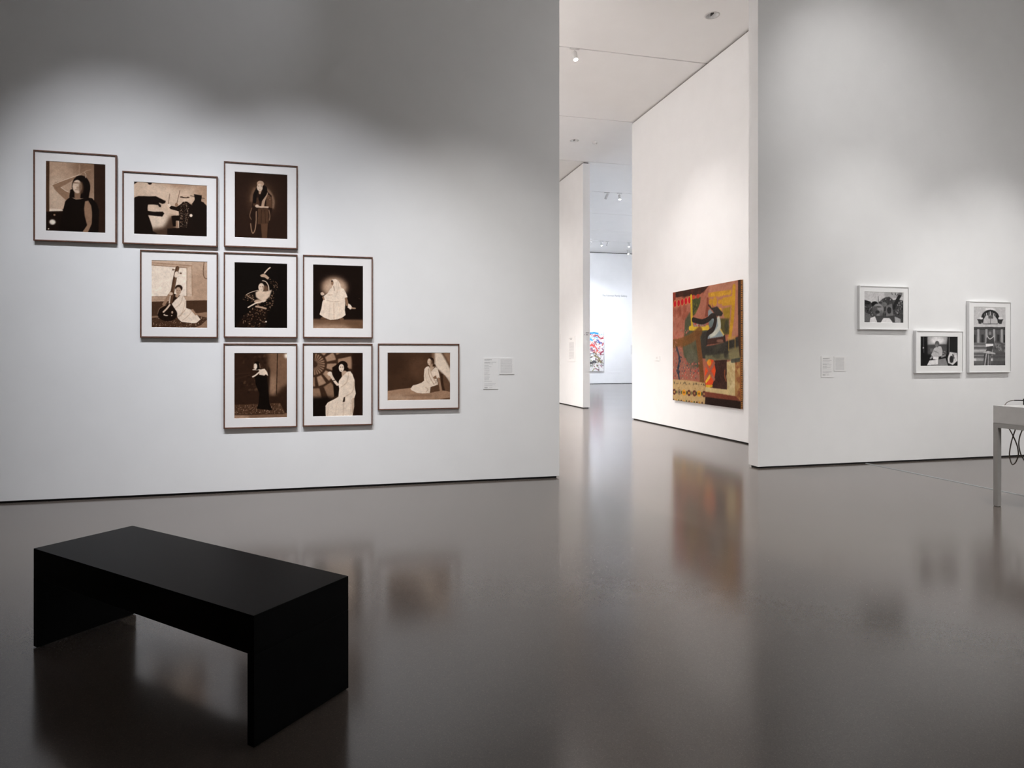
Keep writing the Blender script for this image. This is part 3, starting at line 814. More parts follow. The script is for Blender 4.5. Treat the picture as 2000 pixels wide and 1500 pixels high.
  ('P',[(.192,.192),(.712,.177),(.702,.392),(.193,.388)],.28,.0261,1),
  ('L',[(.09,.0),(.092,.35)],.0181,.3,.0075,1),
  ('E',(.08,.247,.016,.017),.7,.0056,1),
  ('L',[(.767,.003),(.765,.355)],.0226,.4,.0075,1),
  ('P',[(.801,-.01),(1.018,-.009),(1.021,.357),(.804,.336)],.13,.0093,1),
  ('P',[(.283,.407),(.361,.259),(.474,.207),(.553,.219),(.588,.316),(.584,.419),(.453,.446),(.34,.435)],.68,.0093,1),
  ('L',[(.362,.314),(.475,.353)],.0226,.5,.0093,1),
  ('E',(.444,.166,.059,.067),.34,.0075,1),
  ('E',(.428,.194,.034,.037),.45,.0112,1),
  ('P',[(.26,.258),(.339,.258),(.328,.333),(.249,.332)],.4,.0149,1),
  ('P',[(.335,.43),(.487,.442),(.476,.506),(.336,.493)],.84,.0075,1),
  ('P',[(.239,.518),(.48,.498),(.467,.606),(.179,.62)],.84,.0075,1),
  ('P',[(.48,.498),(.668,.47),(.744,.654),(.15,.659),(.206,.62),(.467,.606)],.5,.0075,1),
  ('L',[(.272,.472),(.306,.444)],.0407,.6,.0075,1),
  ('L',[(.566,.437),(.656,.41)],.0407,.5,.0075,1),
  ('S',[(.588,.316),(.678,.279),(.702,.448),(.6,.447)],[.7,.3,.5],24,.0317,.7),
  ('P',[(.725,.467),(.781,.336),(.975,.357),(.988,.526),(.863,.618),(.737,.57)],.78,.0093,1),
  ('S',[(.747,.355),(.964,.366),(.976,.525),(.771,.58)],[.45,.9,.3],30,.0317,.6),
  ('E',(.828,.496,.054,.078),.18,.0112,1),
  ('L',[(.861,.393),(.896,.468)],.0317,.3,.0093,1),
  ('N',.02),
 ]),
 'R3': (1.46, [
  ('B',.72),
  ('E',(.524,.058,.159,.038),.85,.0211,1),
  ('E',(.524,.29,.286,.219),.16,.0084,1),
  ('P',[(.297,.418),(.313,.312),(.376,.228),(.503,.195),(.662,.221),(.742,.309),(.759,.414)],.7,.0084,1),
  ('L',[(.344,.18),(.36,.228)],.0265,.4,.0063,1),
  ('L',[(.402,.16),(.413,.227)],.0265,.75,.0063,1),
  ('L',[(.46,.141),(.466,.227)],.0265,.4,.0063,1),
  ('L',[(.519,.121),(.519,.226)],.0265,.75,.0063,1),
  ('L',[(.577,.139),(.572,.226)],.0265,.4,.0063,1),
  ('L',[(.636,.158),(.625,.225)],.0265,.75,.0063,1),
  ('L',[(.694,.176),(.678,.225)],.0265,.4,.0063,1),
  ('P',[(.463,.21),(.609,.209),(.609,.289),(.463,.29)],.35,.0084,1),
  ('L',[(.524,.29),(.525,.416)],.0159,.4,.0042,1),
  ('P',[(.107,.31),(.291,.302),(.278,.355),(.239,.422),(.16,.423),(.146,.356)],.22,.0084,1),
  ('P',[(.748,.298),(.934,.303),(.897,.35),(.876,.418),(.796,.418),(.769,.351)],.22,.0084,1),
  ('E',(.238,.288,.058,.025),.8,.0084,1),
  ('E',(.836,.276,.069,.03),.82,.0084,1),
  ('P',[(.147,.432),(.908,.426),(1.004,.463),(1.004,.493),(-.011,.5),(-.011,.471)],.74,.0063,1),
  ('P',[(-.025,.504),(1.023,.497),(1.024,.582),(-.024,.588)],.26,.0084,1),
  ('P',[(-.024,.588),(1.024,.582),(1.025,.899),(-.023,.903)],.34,.0084,1),
  ('P',[(.118,.556),(.181,.555),(.188,.892),(.114,.892)],.62,.0084,1),
  ('P',[(.372,.554),(.435,.554),(.442,.891),(.368,.891)],.62,.0084,1),
  ('P',[(.61,.553),(.674,.552),(.681,.89),(.606,.89)],.62,.0084,1),
  ('P',[(.85,.551),(.914,.551),(.92,.889),(.846,.889)],.62,.0084,1),
  ('P',[(-.008,.693),(.066,.693),(.066,.892),(-.007,.893)],.2,.0126,1),
  ('P',[(.243,.692),(.317,.691),(.317,.891),(.243,.892)],.2,.0126,1),
  ('P',[(.733,.689),(.808,.689),(.808,.889),(.734,.89)],.2,.0126,1),
  ('P',[(.941,.688),(1.016,.688),(1.017,.889),(.942,.889)],.2,.0126,1),
  ('P',[(-.023,.893),(1.025,.888),(1.027,1.492),(-.021,1.491)],.55,.0084,1),
  ('L',[(-.018,.924),(1.017,.924)],.0424,.38,.0105,1),
  ('L',[(-.017,1.019),(1.017,1.02)],.0371,.32,.0105,1),
  ('L',[(-.017,1.092),(1.017,1.094)],.0371,.72,.0105,1),
  ('L',[(-.017,1.166),(1.018,1.168)],.0477,.36,.0105,1),
  ('L',[(-.017,1.239),(1.018,1.242)],.0424,.35,.0105,1),
  ('L',[(-.016,1.313),(1.018,1.316)],.0637,.8,.0105,1),
  ('L',[(-.016,1.365),(1.018,1.369)],.0424,.36,.0105,1),
  ('L',[(-.016,1.428),(1.019,1.432)],.0796,.34,.0105,1),
  ('P',[(.665,.837),(.824,.858),(.958,.92),(1.0,1.46),(.614,1.46),(.586,1.133)],.3,.0211,.85),
  ('L',[(.691,.922),(.852,1.048)],.0796,.6,.0211,.6),
  ('S',[(.638,.88),(.878,.921),(.852,1.09),(.665,1.048)],[.7,.2,.5],30,.0371,.6),
  ('P',[(.399,.902),(.404,.775),(.465,.712),(.51,.69),(.571,.711),(.632,.753),(.644,.901),(.586,1.049),(.56,1.196),(.521,1.47),(.296,1.47),(.321,1.197),(.413,1.049)],.26,.0084,1),
  ('L',[(.425,.722),(.51,.796),(.624,.732)],.0265,.72,.0063,1),
  ('E',(.51,.652,.04,.046),.5,.0084,1),
  ('P',[(.378,.916),(.617,.915),(.617,.968),(.384,.99)],.86,.0063,1),
  ('P',[(.281,1.134),(.453,1.091),(.666,1.143),(.692,1.175),(.453,1.165)],.7,.0126,1),
  ('L',[(.4,1.175),(.348,1.46)],.0371,.65,.0084,1),
  ('L',[(.467,1.196),(.454,1.46)],.0318,.6,.0084,1),
  ('L',[(.52,1.217),(.513,1.46)],.0212,.5,.0084,1),
  ('P',[(.084,1.26),(.295,1.197),(.348,1.46),(.084,1.46)],.4,.0253,.5),
  ('N',.02),
 ]),
 'BIG': (.958, [
  ('B',(168,104,88)),
  ('P',[(-.021,-.012),(.587,-.004),(.528,.031),(.446,.059),(.04,.05),(-.021,.031)],(70,42,36),.0048,1),
  ('P',[(-.021,-.008),(.057,-.001),(.045,.107),(-.021,.115)],(142,62,48),.0064,1),
  ('S',[(.066,-.004),(.499,.004),(.469,.049),(.066,.039)],[(90,50,40),(55,35,32)],40,.074,.4),
  ('P',[(-.021,.115),(.322,.127),(.306,.317),(.201,.423),(-.021,.487)],(176,112,98),.0112,1),
  ('S',[(.0,.147),(.298,.159),(.217,.432),(.0,.462)],[(160,85,72),(186,125,112),(150,92,80)],60,.0666,.35),
  ('S',[(.005,.165),(.282,.149),(.25,.239),(.005,.226)],[(140,75,60)],16,.0888,.4),
  ('P',[(.209,.262),(.29,.192),(.317,.334),(.558,.352),(.528,.495),(.446,.591),(.423,.669),(.282,.659),(.193,.575),(.168,.482),(.193,.414)],(82,86,70),.0128,1),
  ('S',[(.217,.347),(.438,.372),(.408,.649),(.217,.584)],[(95,98,84),(70,72,60),(100,95,78)],50,.0888,.4),
  ('P',[(.327,.09),(.457,.082),(.446,.137),(.377,.214),(.333,.232)],(78,84,52),.004,1),
  ('S',[(.33,.128),(.408,.126),(.377,.205),(.338,.219)],[(120,120,60),(60,62,48)],18,.0296,.7),
  ('P',[(.575,-.005),(.971,-.003),(.967,.405),(.888,.44),(.862,.447),(.809,.339),(.7,.233),(.572,.098),(.558,.025)],(180,126,110),.004,1),
  ('P',[(.587,-.004),(.575,.122),(.566,.243),(.338,.259),(.423,.167),(.484,.075),(.528,.031)],(172,112,98),.0032,1),
  ('P',[(.546,.092),(.569,.098),(.575,.246),(.516,.248),(.54,.16)],(134,74,60),.0048,1),
  ('E',(.04,.106,.028,.032),(222,150,95),.0024,1),
  ('E',(.104,.104,.028,.032),(222,150,95),.0024,1),
  ('E',(.164,.1,.028,.032),(222,150,95),.0024,1),
  ('E',(.225,.097,.028,.032),(222,150,95),.0024,1),
  ('E',(.282,.094,.028,.032),(222,150,95),.0024,1),
  ('E',(.04,.106,.022,.028),(190,24,44),.0024,1),
  ('E',(.104,.104,.022,.028),(190,24,44),.0024,1),
  ('E',(.164,.1,.022,.028),(190,24,44),.0024,1),
  ('E',(.225,.097,.022,.028),(190,24,44),.0024,1),
  ('E',(.282,.094,.022,.028),(190,24,44),.0024,1),
  ('E',(.346,.073,.024,.018),(190,70,50),.0024,1),
  ('E',(.415,.072,.025,.019),(170,60,48),.0024,1),
  ('L',[(.309,.06),(.317,.202),(.323,.335)],.0281,(208,178,48),.0024,1),
  ('L',[(.292,.331),(.423,.337),(.561,.338)],.0399,(216,186,62),.0024,1),
  ('P',[(.338,.286),(.531,.299),(.531,.327),(.346,.321)],(150,118,118),.0024,1),
  ('S',[(.346,.29),(.528,.301),(.528,.325),(.346,.317)],[(190,50,50),(175,165,160)],26,.0207,.8),
  ('P',[(.565,.059),(.728,.061),(.878,.065),(.878,.101),(.572,.092)],(198,152,54),.0048,1),
  ('S',[(.572,.063),(.875,.071),(.875,.099),(.572,.089)],[(215,170,60),(180,135,55)],30,.0385,.5),
  ('E',(.601,.132,.024,.024),(198,150,52),.004,1),
  ('E',(.658,.137,.033,.035),(198,150,52),.0048,1),
  ('E',(.735,.144,.031,.019),(200,150,55),.0032,1),
  ('L',[(.782,.148),(.888,.147)],.0651,(196,152,56),.004,1),
  ('E',(.728,.206,.027,.016),(216,168,60),.0024,1),
  ('L',[(.914,.045),(.906,.164),(.893,.283),(.862,.417)],.0399,(196,152,46),.0048,1),
  ('P',[(.762,.203),(.865,.192),(.862,.289),(.789,.269)],(158,132,50),.008,1),
  ('L',[(.615,.157),(.613,.185)],.0118,(190,150,60),.0024,1),
  ('P',[(.623,.183),(.693,.177),(.771,.234),(.755,.256),(.693,.255),(.637,.214)],(55,50,50),.0048,1),
  ('L',[(.572,.158),(.63,.198)],.0148,(52,45,44),.0032,1),
  ('P',[(.721,.273),(.849,.28),(.852,.401),(.775,.403),(.735,.351)],(88,82,48),.0096,1),
  ('E',(.816,.339,.024,.048),(60,62,60),.0112,.7),
  ('P',[(.565,.201),(.594,.191),(.644,.23),(.672,.271),(.7,.264),(.735,.282),(.744,.367),(.793,.407),(.782,.445),(.54,.439),(.558,.392),(.63,.355),(.587,.329),(.565,.265)],(140,158,175),.0056,1),
  ('L',[(.711,.273),(.721,.335),(.672,.38),(.601,.401)],.0385,(198,206,206),.0072,1),
  ('E',(.608,.307,.033,.04),(96,112,118),.0112,.8),
  ('P',[(.536,.431),(.601,.425),(.782,.414),(.785,.457),(.672,.47),(.531,.478)],(74,50,46),.0048,1),
  ('E',(.728,.448,.044,.013),(160,120,110),.0048,.7),
  ('L',[(.735,.359),(.789,.411)],.0148,(225,195,110),.0048,.8),
  ('L',[(.342,.263),(.469,.286),(.558,.274),(.618,.248),(.661,.256),(.664,.301),(.63,.355),(.55,.392),(.531,.463)],.0444,(50,43,43),.0024,1),
  ('L',[(.789,.415),(.796,.461)],.0237,(50,42,42),.0032,1),
  ('P',[(.461,.373),(.546,.369),(.528,.487),(.7,.474),(.836,.45),(.94,.427),(1.002,.414),(1.002,.583),(.836,.591),(.484,.587),(.457,.486)],(60,59,57),.0064,1),
  ('P',[(.521,.559),(.996,.535),(.996,.59),(.528,.611)],(116,116,94),.0096,.9),
  ('S',[(.528,.487),(.99,.45),(.99,.546),(.528,.559)],[(75,74,66),(48,46,46)],30,.0888,.4),
  ('P',[(.836,.515),(.99,.494),(.99,.583),(.862,.598)],(150,142,108),.0112,.7),
  ('P',[(.822,.423),(.94,.412),(.927,.441),(.836,.448)],(190,150,90),.0064,.7),
  ('L',[(.927,.441),(.927,.516)],.0059,(170,140,60),.0016,1),
  ('L',[(.846,.447),(.846,.522)],.0059,(170,140,60),.0016,1),
  ('L',[(-.021,.463),(.151,.449),(.314,.413),(.438,.364)],.0828,(120,82,46),.0096,.9),
  ('L',[(.405,.387),(.438,.535),(.469,.721),(.506,.957)],.068,(116,78,48),.0064,1),
  ('P',[(-.021,.501),(.134,.481),(.201,.584),(.298,.642),(.431,.669),(.446,.762),(-.021,.777)],(158,106,96),.0112,1),
  ('S',[(.005,.505),(.151,.49),(.25,.626),(.431,.681),(.431,.754),(.005,.767)],[(196,90,84),(60,70,90),(190,160,140),(120,110,100),(176,80,72)],170,.0192,.75),
  ('L',[(.07,.493),(.117,.592),(.09,.687),(.121,.781)],.0266,(52,62,78),.0048,.85),
  ('S',[(.049,.566),(.151,.567),(.134,.729),(.057,.731)],[(40,55,75)],16,.0325,.8),
  ('E',(.33,.6,.089,.072),(98,98,88),.032,.7),
  ('S',[(.234,.617),(.438,.624),(.423,.73),(.25,.693)],[(215,120,110),(180,60,60),(70,80,90)],40,.0237,.7),
  ('S',[(.005,.409),(.201,.313),(.266,.349),(.014,.488)],[(210,110,105),(160,150,140)],40,.0178,.6),
  ('P',[(-.021,.772),(.25,.772),(.516,.784),(.531,.968),(-.021,.974)],(192,166,126),.004,1),
  ('S',[(.023,.795),(.521,.792),(.521,.804),(.023,.812)],[(80,75,65),(95,85,70)],46,.0163,.8),
  ('S',[(.005,.837),(.513,.832),(.513,.848),(.005,.855)],[(150,120,70)],20,.0133,.5),
  ('E',(.028,.883,.03,.026),(92,52,48),.0024,1),
  ('E',(.114,.882,.03,.026),(150,128,110),.0024,1),
  ('E',(.193,.88,.03,.026),(214,150,44),.0024,1),
  ('E',(.274,.879,.03,.026),(92,50,46),.0024,1),
  ('E',(.361,.877,.03,.026),(96,54,48),.0024,1),
  ('E',(.431,.876,.03,.026),(218,158,46),.0024,1),
  ('E',(.506,.875,.03,.026),(92,54,50),.0024,1),
  ('E',(.028,.883,.012,.01),(190,150,90),.0016,1),
  ('E',(.114,.882,.012,.01),(100,80,70),.0016,1),
  ('E',(.193,.88,.012,.01),(110,60,40),.0016,1),
  ('E',(.274,.879,.012,.01),(200,160,70),.0016,1),
  ('E',(.361,.877,.012,.01),(160,120,80),.0016,1),
  ('E',(.431,.876,.012,.01),(120,70,40),.0016,1),
  ('E',(.506,.875,.012,.01),(170,130,90),.0016,1),
  ('E',(.07,.882,.01,.016),(80,92,52),.0024,1),
  ('E',(.154,.881,.01,.016),(80,92,52),.0024,1),
  ('E',(.234,.88,.01,.016),(80,92,52),.0024,1),
  ('E',(.319,.878,.01,.016),(80,92,52),.0024,1),
  ('E',(.395,.877,.01,.016),(80,92,52),.0024,1),
  ('E',(.469,.875,.01,.016),(80,92,52),.0024,1),
  ('E',(.014,.955,.012,.009),(90,50,45),.0016,1),
  ('E',(.059,.955,.012,.009),(205,140,50),.0016,1),
  ('E',(.104,.954,.012,.009),(80,92,52),.0016,1),
  ('E',(.148,.954,.012,.009),(95,60,50),.0016,1),
  ('E',(.191,.953,.012,.009),(205,150,55),.0016,1),
  ('E',(.234,.952,.012,.009),(85,90,55),.0016,1),
  ('E',(.276,.952,.012,.009),(100,55,45),.0016,1),
  ('E',(.317,.951,.012,.009),(200,140,50),.0016,1),
  ('E',(.358,.951,.012,.009),(80,92,52),.0016,1),
  ('E',(.398,.95,.012,.009),(95,60,50),.0016,1),
  ('E',(.438,.949,.012,.009),(200,145,60),.0016,1),
  ('E',(.478,.949,.012,.009),(85,60,50),.0016,1),
  ('P',[(.644,.603),(.825,.594),(.825,.826),(.54,.831),(.63,.764),(.672,.685)],(66,43,40),.004,1),
  ('S',[(.672,.614),(.816,.606),(.816,.811),(.644,.811)],[(85,55,48),(52,34,32)],36,.0503,.4),
  ('L',[(.796,.675),(.793,.721),(.814,.758)],.0118,(150,90,60),.0024,1),
  ('P',[(.525,.667),(.546,.615),(.587,.59),(.641,.597),(.658,.638),(.672,.677),(.655,.74),(.63,.788),(.584,.823),(.534,.817),(.516,.728)],(226,82,42),.0032,1),
  ('E',(.581,.619,.03,.026),(232,160,56),.0048,1),
  ('P',[(.525,.772),(.581,.718),(.604,.702),(.595,.742),(.534,.787)],(228,190,66),.0032,1),
  ('L',[(.525,.623),(.587,.686),(.647,.748)],.0311,(166,102,86),.0024,1),
  ('L',[(.647,.622),(.587,.686),(.519,.752)],.0311,(166,102,86),.0024,1),
  ('P',[(.528,.798),(.63,.796),(.624,.813),(.536,.825)],(212,172,58),.0032,1),
  ('P',[(.82,.61),(.929,.601),(.929,.868),(.522,.854),(.522,.817),(.825,.823)],(206,190,150),.0032,1),
  ('S',[(.829,.613),(.924,.607),(.924,.807),(.833,.811)],[(225,212,175),(180,155,110)],26,.0592,.5),
  ('P',[(.927,.604),(1.002,.597),(1.002,.899),(.927,.87)],(172,128,84),.004,1),
  ('S',[(.933,.609),(.993,.601),(.993,.885),(.933,.858)],[(205,175,120),(140,85,60)],26,.0503,.55),
  ('L',[(.888,.604),(.996,.592)],.0296,(62,74,74),.004,.8),
  ('P',[(.516,.855),(.755,.86),(.942,.867),(.993,.901),(.528,.9)],(122,66,52),.0048,1),
  ('P',[(.525,.896),(.755,.899),(1.015,.9),(1.015,.964),(.516,.962)],(42,28,26),.004,1),
  ('P',[(.962,-.01),(1.015,-.004),(1.015,.586),(.984,.568),(.965,.435)],(72,50,44),.0032,1),
  ('P',[(.988,.583),(1.015,.583),(1.015,.898),(.988,.893)],(150,88,48),.0032,1),
  ('N',.03),
 ]),
 'FAR': (1.367, [
  ('B',(228,226,225)),
  ('L',[(.073,.429),(.138,.374),(.147,.351),(.2,.338)],.009,(60,110,150),.01,.85),
  ('L',[(.858,.385),(.911,.42),(.951,.438),(.932,.431)],.013,(225,120,80),.01,.85),
  ('L',[(.467,.871),(.473,.911),(.514,.912),(.547,.889)],.01,(70,70,75),.01,.85),
  ('L',[(.372,.485),(.423,.456),(.471,.421),(.539,.388)],.022,(215,70,70),.01,.85),
  ('L',[(.116,.649),(.213,.585),(.226,.555),(.331,.541)],.014,(150,60,80),.01,.85),
  ('L',[(.306,.415),(.336,.411),(.332,.367),(.428,.392)],.009,(215,70,70),.01,.85),
  ('L',[(.862,.5),(.876,.568),(.922,.616),(.987,.659)],.013,(190,50,60),.01,.85),
  ('L',[(.634,.49),(.71,.498),(.815,.552),(.913,.531)],.016,(190,50,60),.01,.85),
  ('L',[(.181,.782),(.215,.718),(.294,.626),(.353,.573)],.018,(60,110,150),.01,.85),
  ('L',[(.188,.646),(.246,.604),(.215,.615),(.264,.583)],.013,(150,60,80),.01,.85),
  ('L',[(.784,.502),(.874,.559),(.932,.582),(.95,.648)],.021,(60,110,150),.01,.85),
  ('L',[(.25,1.217),(.304,1.208),(.335,1.158),(.374,1.108)],.022,(120,60,80),.01,.85),
  ('L',[(.709,.797),(.761,.801),(.736,.878),(.767,.91)],.024,(160,140,110),.01,.85),
  ('L',[(.693,.145),(.784,.208),(.834,.296),(.865,.312)],.018,(40,140,205),.01,.85),
  ('L',[(.043,.997),(.109,.915),(.185,.926),(.196,.872)],.022,(130,130,80),.01,.85),
  ('L',[(.686,.573),(.758,.59),(.791,.534),(.851,.525)],.017,(60,110,150),.01,.85),
  ('L',[(.781,.211),(.832,.169),(.889,.16),(.935,.137)],.023,(120,180,215),.01,.85),
  ('L',[(-.021,1.248),(.015,1.223),(.038,1.283),(.081,1.292)],.01,(130,130,80),.01,.85),
  ('L',[(.526,1.244),(.608,1.26),(.652,1.287),(.723,1.285)],.014,(160,140,110),.01,.85),
  ('L',[(.861,.845),(.924,.817),(.973,.812),(1.009,.79)],.019,(70,70,75),.01,.85),
  ('L',[(.103,1.258),(.18,1.201),(.225,1.215),(.277,1.147)],.013,(130,130,80),.01,.85),
  ('L',[(.553,1.397),(.648,1.297),(.695,1.239),(.751,1.156)],.025,(130,130,80),.01,.85),
  ('L',[(.182,1.206),(.226,1.183),(.278,1.154),(.316,1.084)],.015,(120,60,80),.01,.85),
  ('L',[(.122,.805),(.192,.803),(.31,.821),(.412,.775)],.018,(120,60,80),.01,.85),
  ('L',[(.786,1.066),(.824,1.031),(.915,1.07),(.988,1.057)],.02,(160,140,110),.01,.85),
  ('L',[(.437,.969),(.53,.909),(.571,.904),(.675,.836)],.017,(95,100,75),.01,.85),
  ('L',[(.14,.872),(.187,.856),(.211,.825),(.268,.837)],.01,(130,130,80),.01,.85),
  ('L',[(.063,.25),(.13,.179),(.255,.142),(.312,.093)],.015,(190,60,60),.01,.85),
  ('L',[(.063,1.022),(.107,1.013),(.147,1.071),(.174,1.076)],.008,(95,100,75),.01,.85),
  ('L',[(.292,1.141),(.347,1.206),(.438,1.239),(.494,1.327)],.019,(130,130,80),.01,.85),
  ('L',[(.457,.314),(.553,.366),(.64,.384),(.709,.391)],.022,(60,110,150),.01,.85),
  ('L',[(.386,.872),(.485,.82),(.554,.775),(.682,.791)],.009,(130,130,80),.01,.85),
  ('L',[(.01,.806),(.091,.919),(.198,.99),(.215,1.043)],.017,(130,130,80),.01,.85),
  ('L',[(.159,.391),(.207,.367),(.276,.339),(.378,.312)],.026,(60,110,150),.01,.85),
  ('L',[(.142,.51),(.176,.467),(.255,.427),(.352,.376)],.012,(60,110,150),.01,.85),
  ('L',[(.24,.931),(.264,.854),(.31,.824),(.319,.761)],.013,(120,60,80),.01,.85),
  ('L',[(.179,1.192),(.231,1.177),(.29,1.192),(.346,1.219)],.022,(120,60,80),.01,.85),
  ('L',[(.554,1.115),(.577,1.139),(.603,1.128),(.63,1.171)],.02,(95,100,75),.01,.85),
  ('L',[(.675,.824),(.716,.959),(.797,1.024),(.792,1.121)],.011,(95,100,75),.01,.85),
  ('L',[(.396,.811),(.452,.881),(.548,.94),(.567,.962)],.015,(70,70,75),.01,.85),
  ('L',[(.17,.431),(.205,.367),(.309,.318),(.333,.262)],.019,(225,120,80),.01,.85),
  ('L',[(.231,.306),(.292,.236),(.374,.231),(.406,.162)],.018,(40,140,205),.01,.85),
  ('L',[(.363,.813),(.433,.917),(.471,.991),(.516,1.013)],.021,(95,100,75),.01,.85),
  ('L',[(.487,.781),(.571,.79),(.631,.832),(.699,.887)],.008,(160,140,110),.01,.85),
  ('L',[(.644,.424),(.674,.509),(.752,.568),(.836,.626)],.02,(150,60,80),.01,.85),
  ('L',[(.012,.606),(.118,.651),(.178,.696),(.288,.663)],.026,(190,50,60),.01,.85),
  ('L',[(.096,1.074),(.138,1.098),(.217,1.122),(.214,1.105)],.013,(120,60,80),.01,.85),
  ('L',[(.448,.023),(.515,.042),(.54,.147),(.6,.182)],.009,(120,180,215),.01,.85),
  ('L',[(.705,.991),(.696,.964),(.731,.915),(.741,.92)],.024,(120,60,80),.01,.85),
  ('L',[(.053,.114),(.067,.162),(.074,.198),(.087,.25)],.024,(190,60,60),.01,.85),
  ('L',[(.681,.283),(.711,.29),(.814,.278),(.879,.298)],.013,(120,180,215),.01,.85),
  ('L',[(.021,.711),(.067,.755),(.059,.807),(.087,.868)],.013,(70,70,75),.01,.85),
  ('L',[(.134,.542),(.217,.48),(.274,.441),(.284,.46)],.015,(190,50,60),.01,.85),
  ('L',[(-.034,.29),(.011,.19),(.045,.105),(.112,.009)],.02,(190,60,60),.01,.85),
  ('L',[(.35,.729),(.356,.716),(.392,.683),(.377,.683)],.015,(60,110,150),.01,.85),
  ('L',[(.246,.093),(.325,.069),(.406,.09),(.465,.109)],.017,(190,60,60),.01,.85),
  ('L',[(.355,.168),(.443,.25),(.506,.291),(.548,.313)],.024,(120,180,215),.01,.85),
  ('L',[(.07,.626),(.115,.663),(.105,.705),(.162,.798)],.015,(190,50,60),.01,.85),
  ('L',[(.219,.898),(.236,.909),(.274,.924),(.334,.891)],.024,(120,60,80),.01,.85),
  ('L',[(.754,.619),(.833,.561),(.918,.514),(.968,.471)],.014,(190,50,60),.01,.85),
  ('L',[(.663,1.211),(.686,1.209),(.734,1.211),(.786,1.175)],.022,(130,130,80),.01,.85),
  ('L',[(.793,1.318),(.857,1.26),(.845,1.185),(.855,1.165)],.023,(120,60,80),.01,.85),
  ('L',[(.561,.895),(.635,.943),(.628,.998),(.679,.988)],.009,(70,70,75),.01,.85),
  ('L',[(.374,.369),(.37,.433),(.45,.399),(.473,.42)],.025,(215,70,70),.01,.85),
  ('L',[(-.016,.996),(.059,.97),(.111,.951),(.217,.883)],.025,(130,130,80),.01,.85),
  ('L',[(.124,.206),(.155,.257),(.195,.265),(.241,.344)],.017,(120,180,215),.01,.85),
  ('L',[(.221,1.077),(.276,1.107),(.337,1.187),(.41,1.224)],.011,(95,100,75),.01,.85),
  ('L',[(.506,1.18),(.494,1.143),(.534,1.158),(.558,1.114)],.009,(160,140,110),.01,.85),
  ('L',[(.5,.637),(.526,.619),(.555,.575),(.566,.501)],.015,(190,50,60),.01,.85),
  ('L',[(.125,1.122),(.145,1.17),(.2,1.26),(.268,1.325)],.011,(70,70,75),.01,.85),
  ('L',[(.78,.402),(.87,.452),(.917,.54),(.989,.565)],.023,(60,110,150),.01,.85),
  ('L',[(.409,.868),(.441,.895),(.472,.921),(.507,.974)],.01,(120,60,80),.01,.85),
  ('L',[(.094,.519),(.169,.575),(.22,.602),(.275,.624)],.013,(225,120,80),.01,.85),
  ('L',[(.444,1.022),(.522,1.074),(.542,1.099),(.583,1.143)],.026,(130,130,80),.01,.85),
  ('L',[(.117,.468),(.143,.55),(.144,.577),(.212,.655)],.022,(60,110,150),.01,.85),
  ('L',[(.364,.279),(.483,.246),(.527,.287),(.639,.324)],.024,(190,60,60),.01,.85),
  ('L',[(.092,.104),(.154,.09),(.169,.155),(.245,.215)],.022,(190,60,60),.01,.85),
  ('L',[(.721,.703),(.819,.632),(.875,.6),(.95,.566)],.013,(225,120,80),.01,.85),
  ('L',[(.83,.447),(.883,.444),(.89,.404),(.947,.437)],.022,(150,60,80),.01,.85),
  ('L',[(-.004,.865),(.069,.907),(.158,.907),(.21,.947)],.021,(70,70,75),.01,.85),
  ('L',[(.212,.513),(.294,.482),(.357,.51),(.461,.452)],.023,(225,120,80),.01,.85),
  ('L',[(.114,.682),(.182,.604),(.247,.552),(.259,.52)],.015,(225,120,80),.01,.85),
  ('L',[(.215,.346),(.253,.288),(.286,.274),(.356,.183)],.015,(120,180,215),.01,.85),
  ('L',[(-.016,.662),(.079,.707),(.193,.742),(.29,.757)],.017,(60,110,150),.01,.85),
  ('L',[(.588,1.134),(.67,1.066),(.754,1.032),(.795,.942)],.011,(160,140,110),.01,.85),
  ('L',[(.143,.712),(.207,.699),(.282,.708),(.3,.666)],.021,(215,70,70),.01,.85),
  ('L',[(.659,.313),(.682,.205),(.773,.12),(.82,.064)],.01,(40,140,205),.01,.85),
  ('L',[(.408,.55),(.46,.43),(.469,.421),(.557,.344)],.014,(225,120,80),.01,.85),
  ('L',[(.275,1.072),(.329,1.091),(.405,1.106),(.478,1.157)],.009,(70,70,75),.01,.85),
  ('L',[(.293,1.006),(.344,.991),(.358,.967),(.397,.944)],.02,(95,100,75),.01,.85),
  ('L',[(.265,.531),(.315,.596),(.426,.635),(.503,.684)],.013,(190,50,60),.01,.85),
  ('L',[(.819,1.014),(.865,.968),(.866,.957),(.898,.884)],.025,(70,70,75),.01,.85),
  ('L',[(.473,.959),(.553,.998),(.611,1.092),(.624,1.123)],.025,(130,130,80),.01,.85),
  ('L',[(.68,.582),(.727,.609),(.768,.677),(.811,.664)],.013,(225,120,80),.01,.85),
  ('L',[(.183,.484),(.227,.518),(.254,.548),(.277,.592)],.017,(150,60,80),.01,.85),
  ('L',[(.623,.733),(.707,.757),(.739,.796),(.733,.859)],.023,(130,130,80),.01,.85),
  ('L',[(.746,.325),(.809,.305),(.902,.255),(.917,.257)],.02,(120,180,215),.01,.85),
  ('L',[(.048,.353),(.087,.327),(.201,.264),(.276,.207)],.013,(120,180,215),.01,.85),
  ('L',[(.819,.962),(.905,.983),(.975,.987),(1.047,.941)],.016,(70,70,75),.01,.85),
  ('L',[(.614,.555),(.7,.606),(.752,.609),(.852,.641)],.022,(215,70,70),.01,.85),
  ('L',[(.475,.57),(.54,.517),(.546,.512),(.592,.467)],.009,(225,120,80),.01,.85),
  ('L',[(.053,.783),(.085,.865),(.14,.923),(.198,.951)],.016,(95,100,75),.01,.85),
  ('L',[(.536,.559),(.537,.639),(.575,.692),(.63,.726)],.012,(190,50,60),.01,.85),
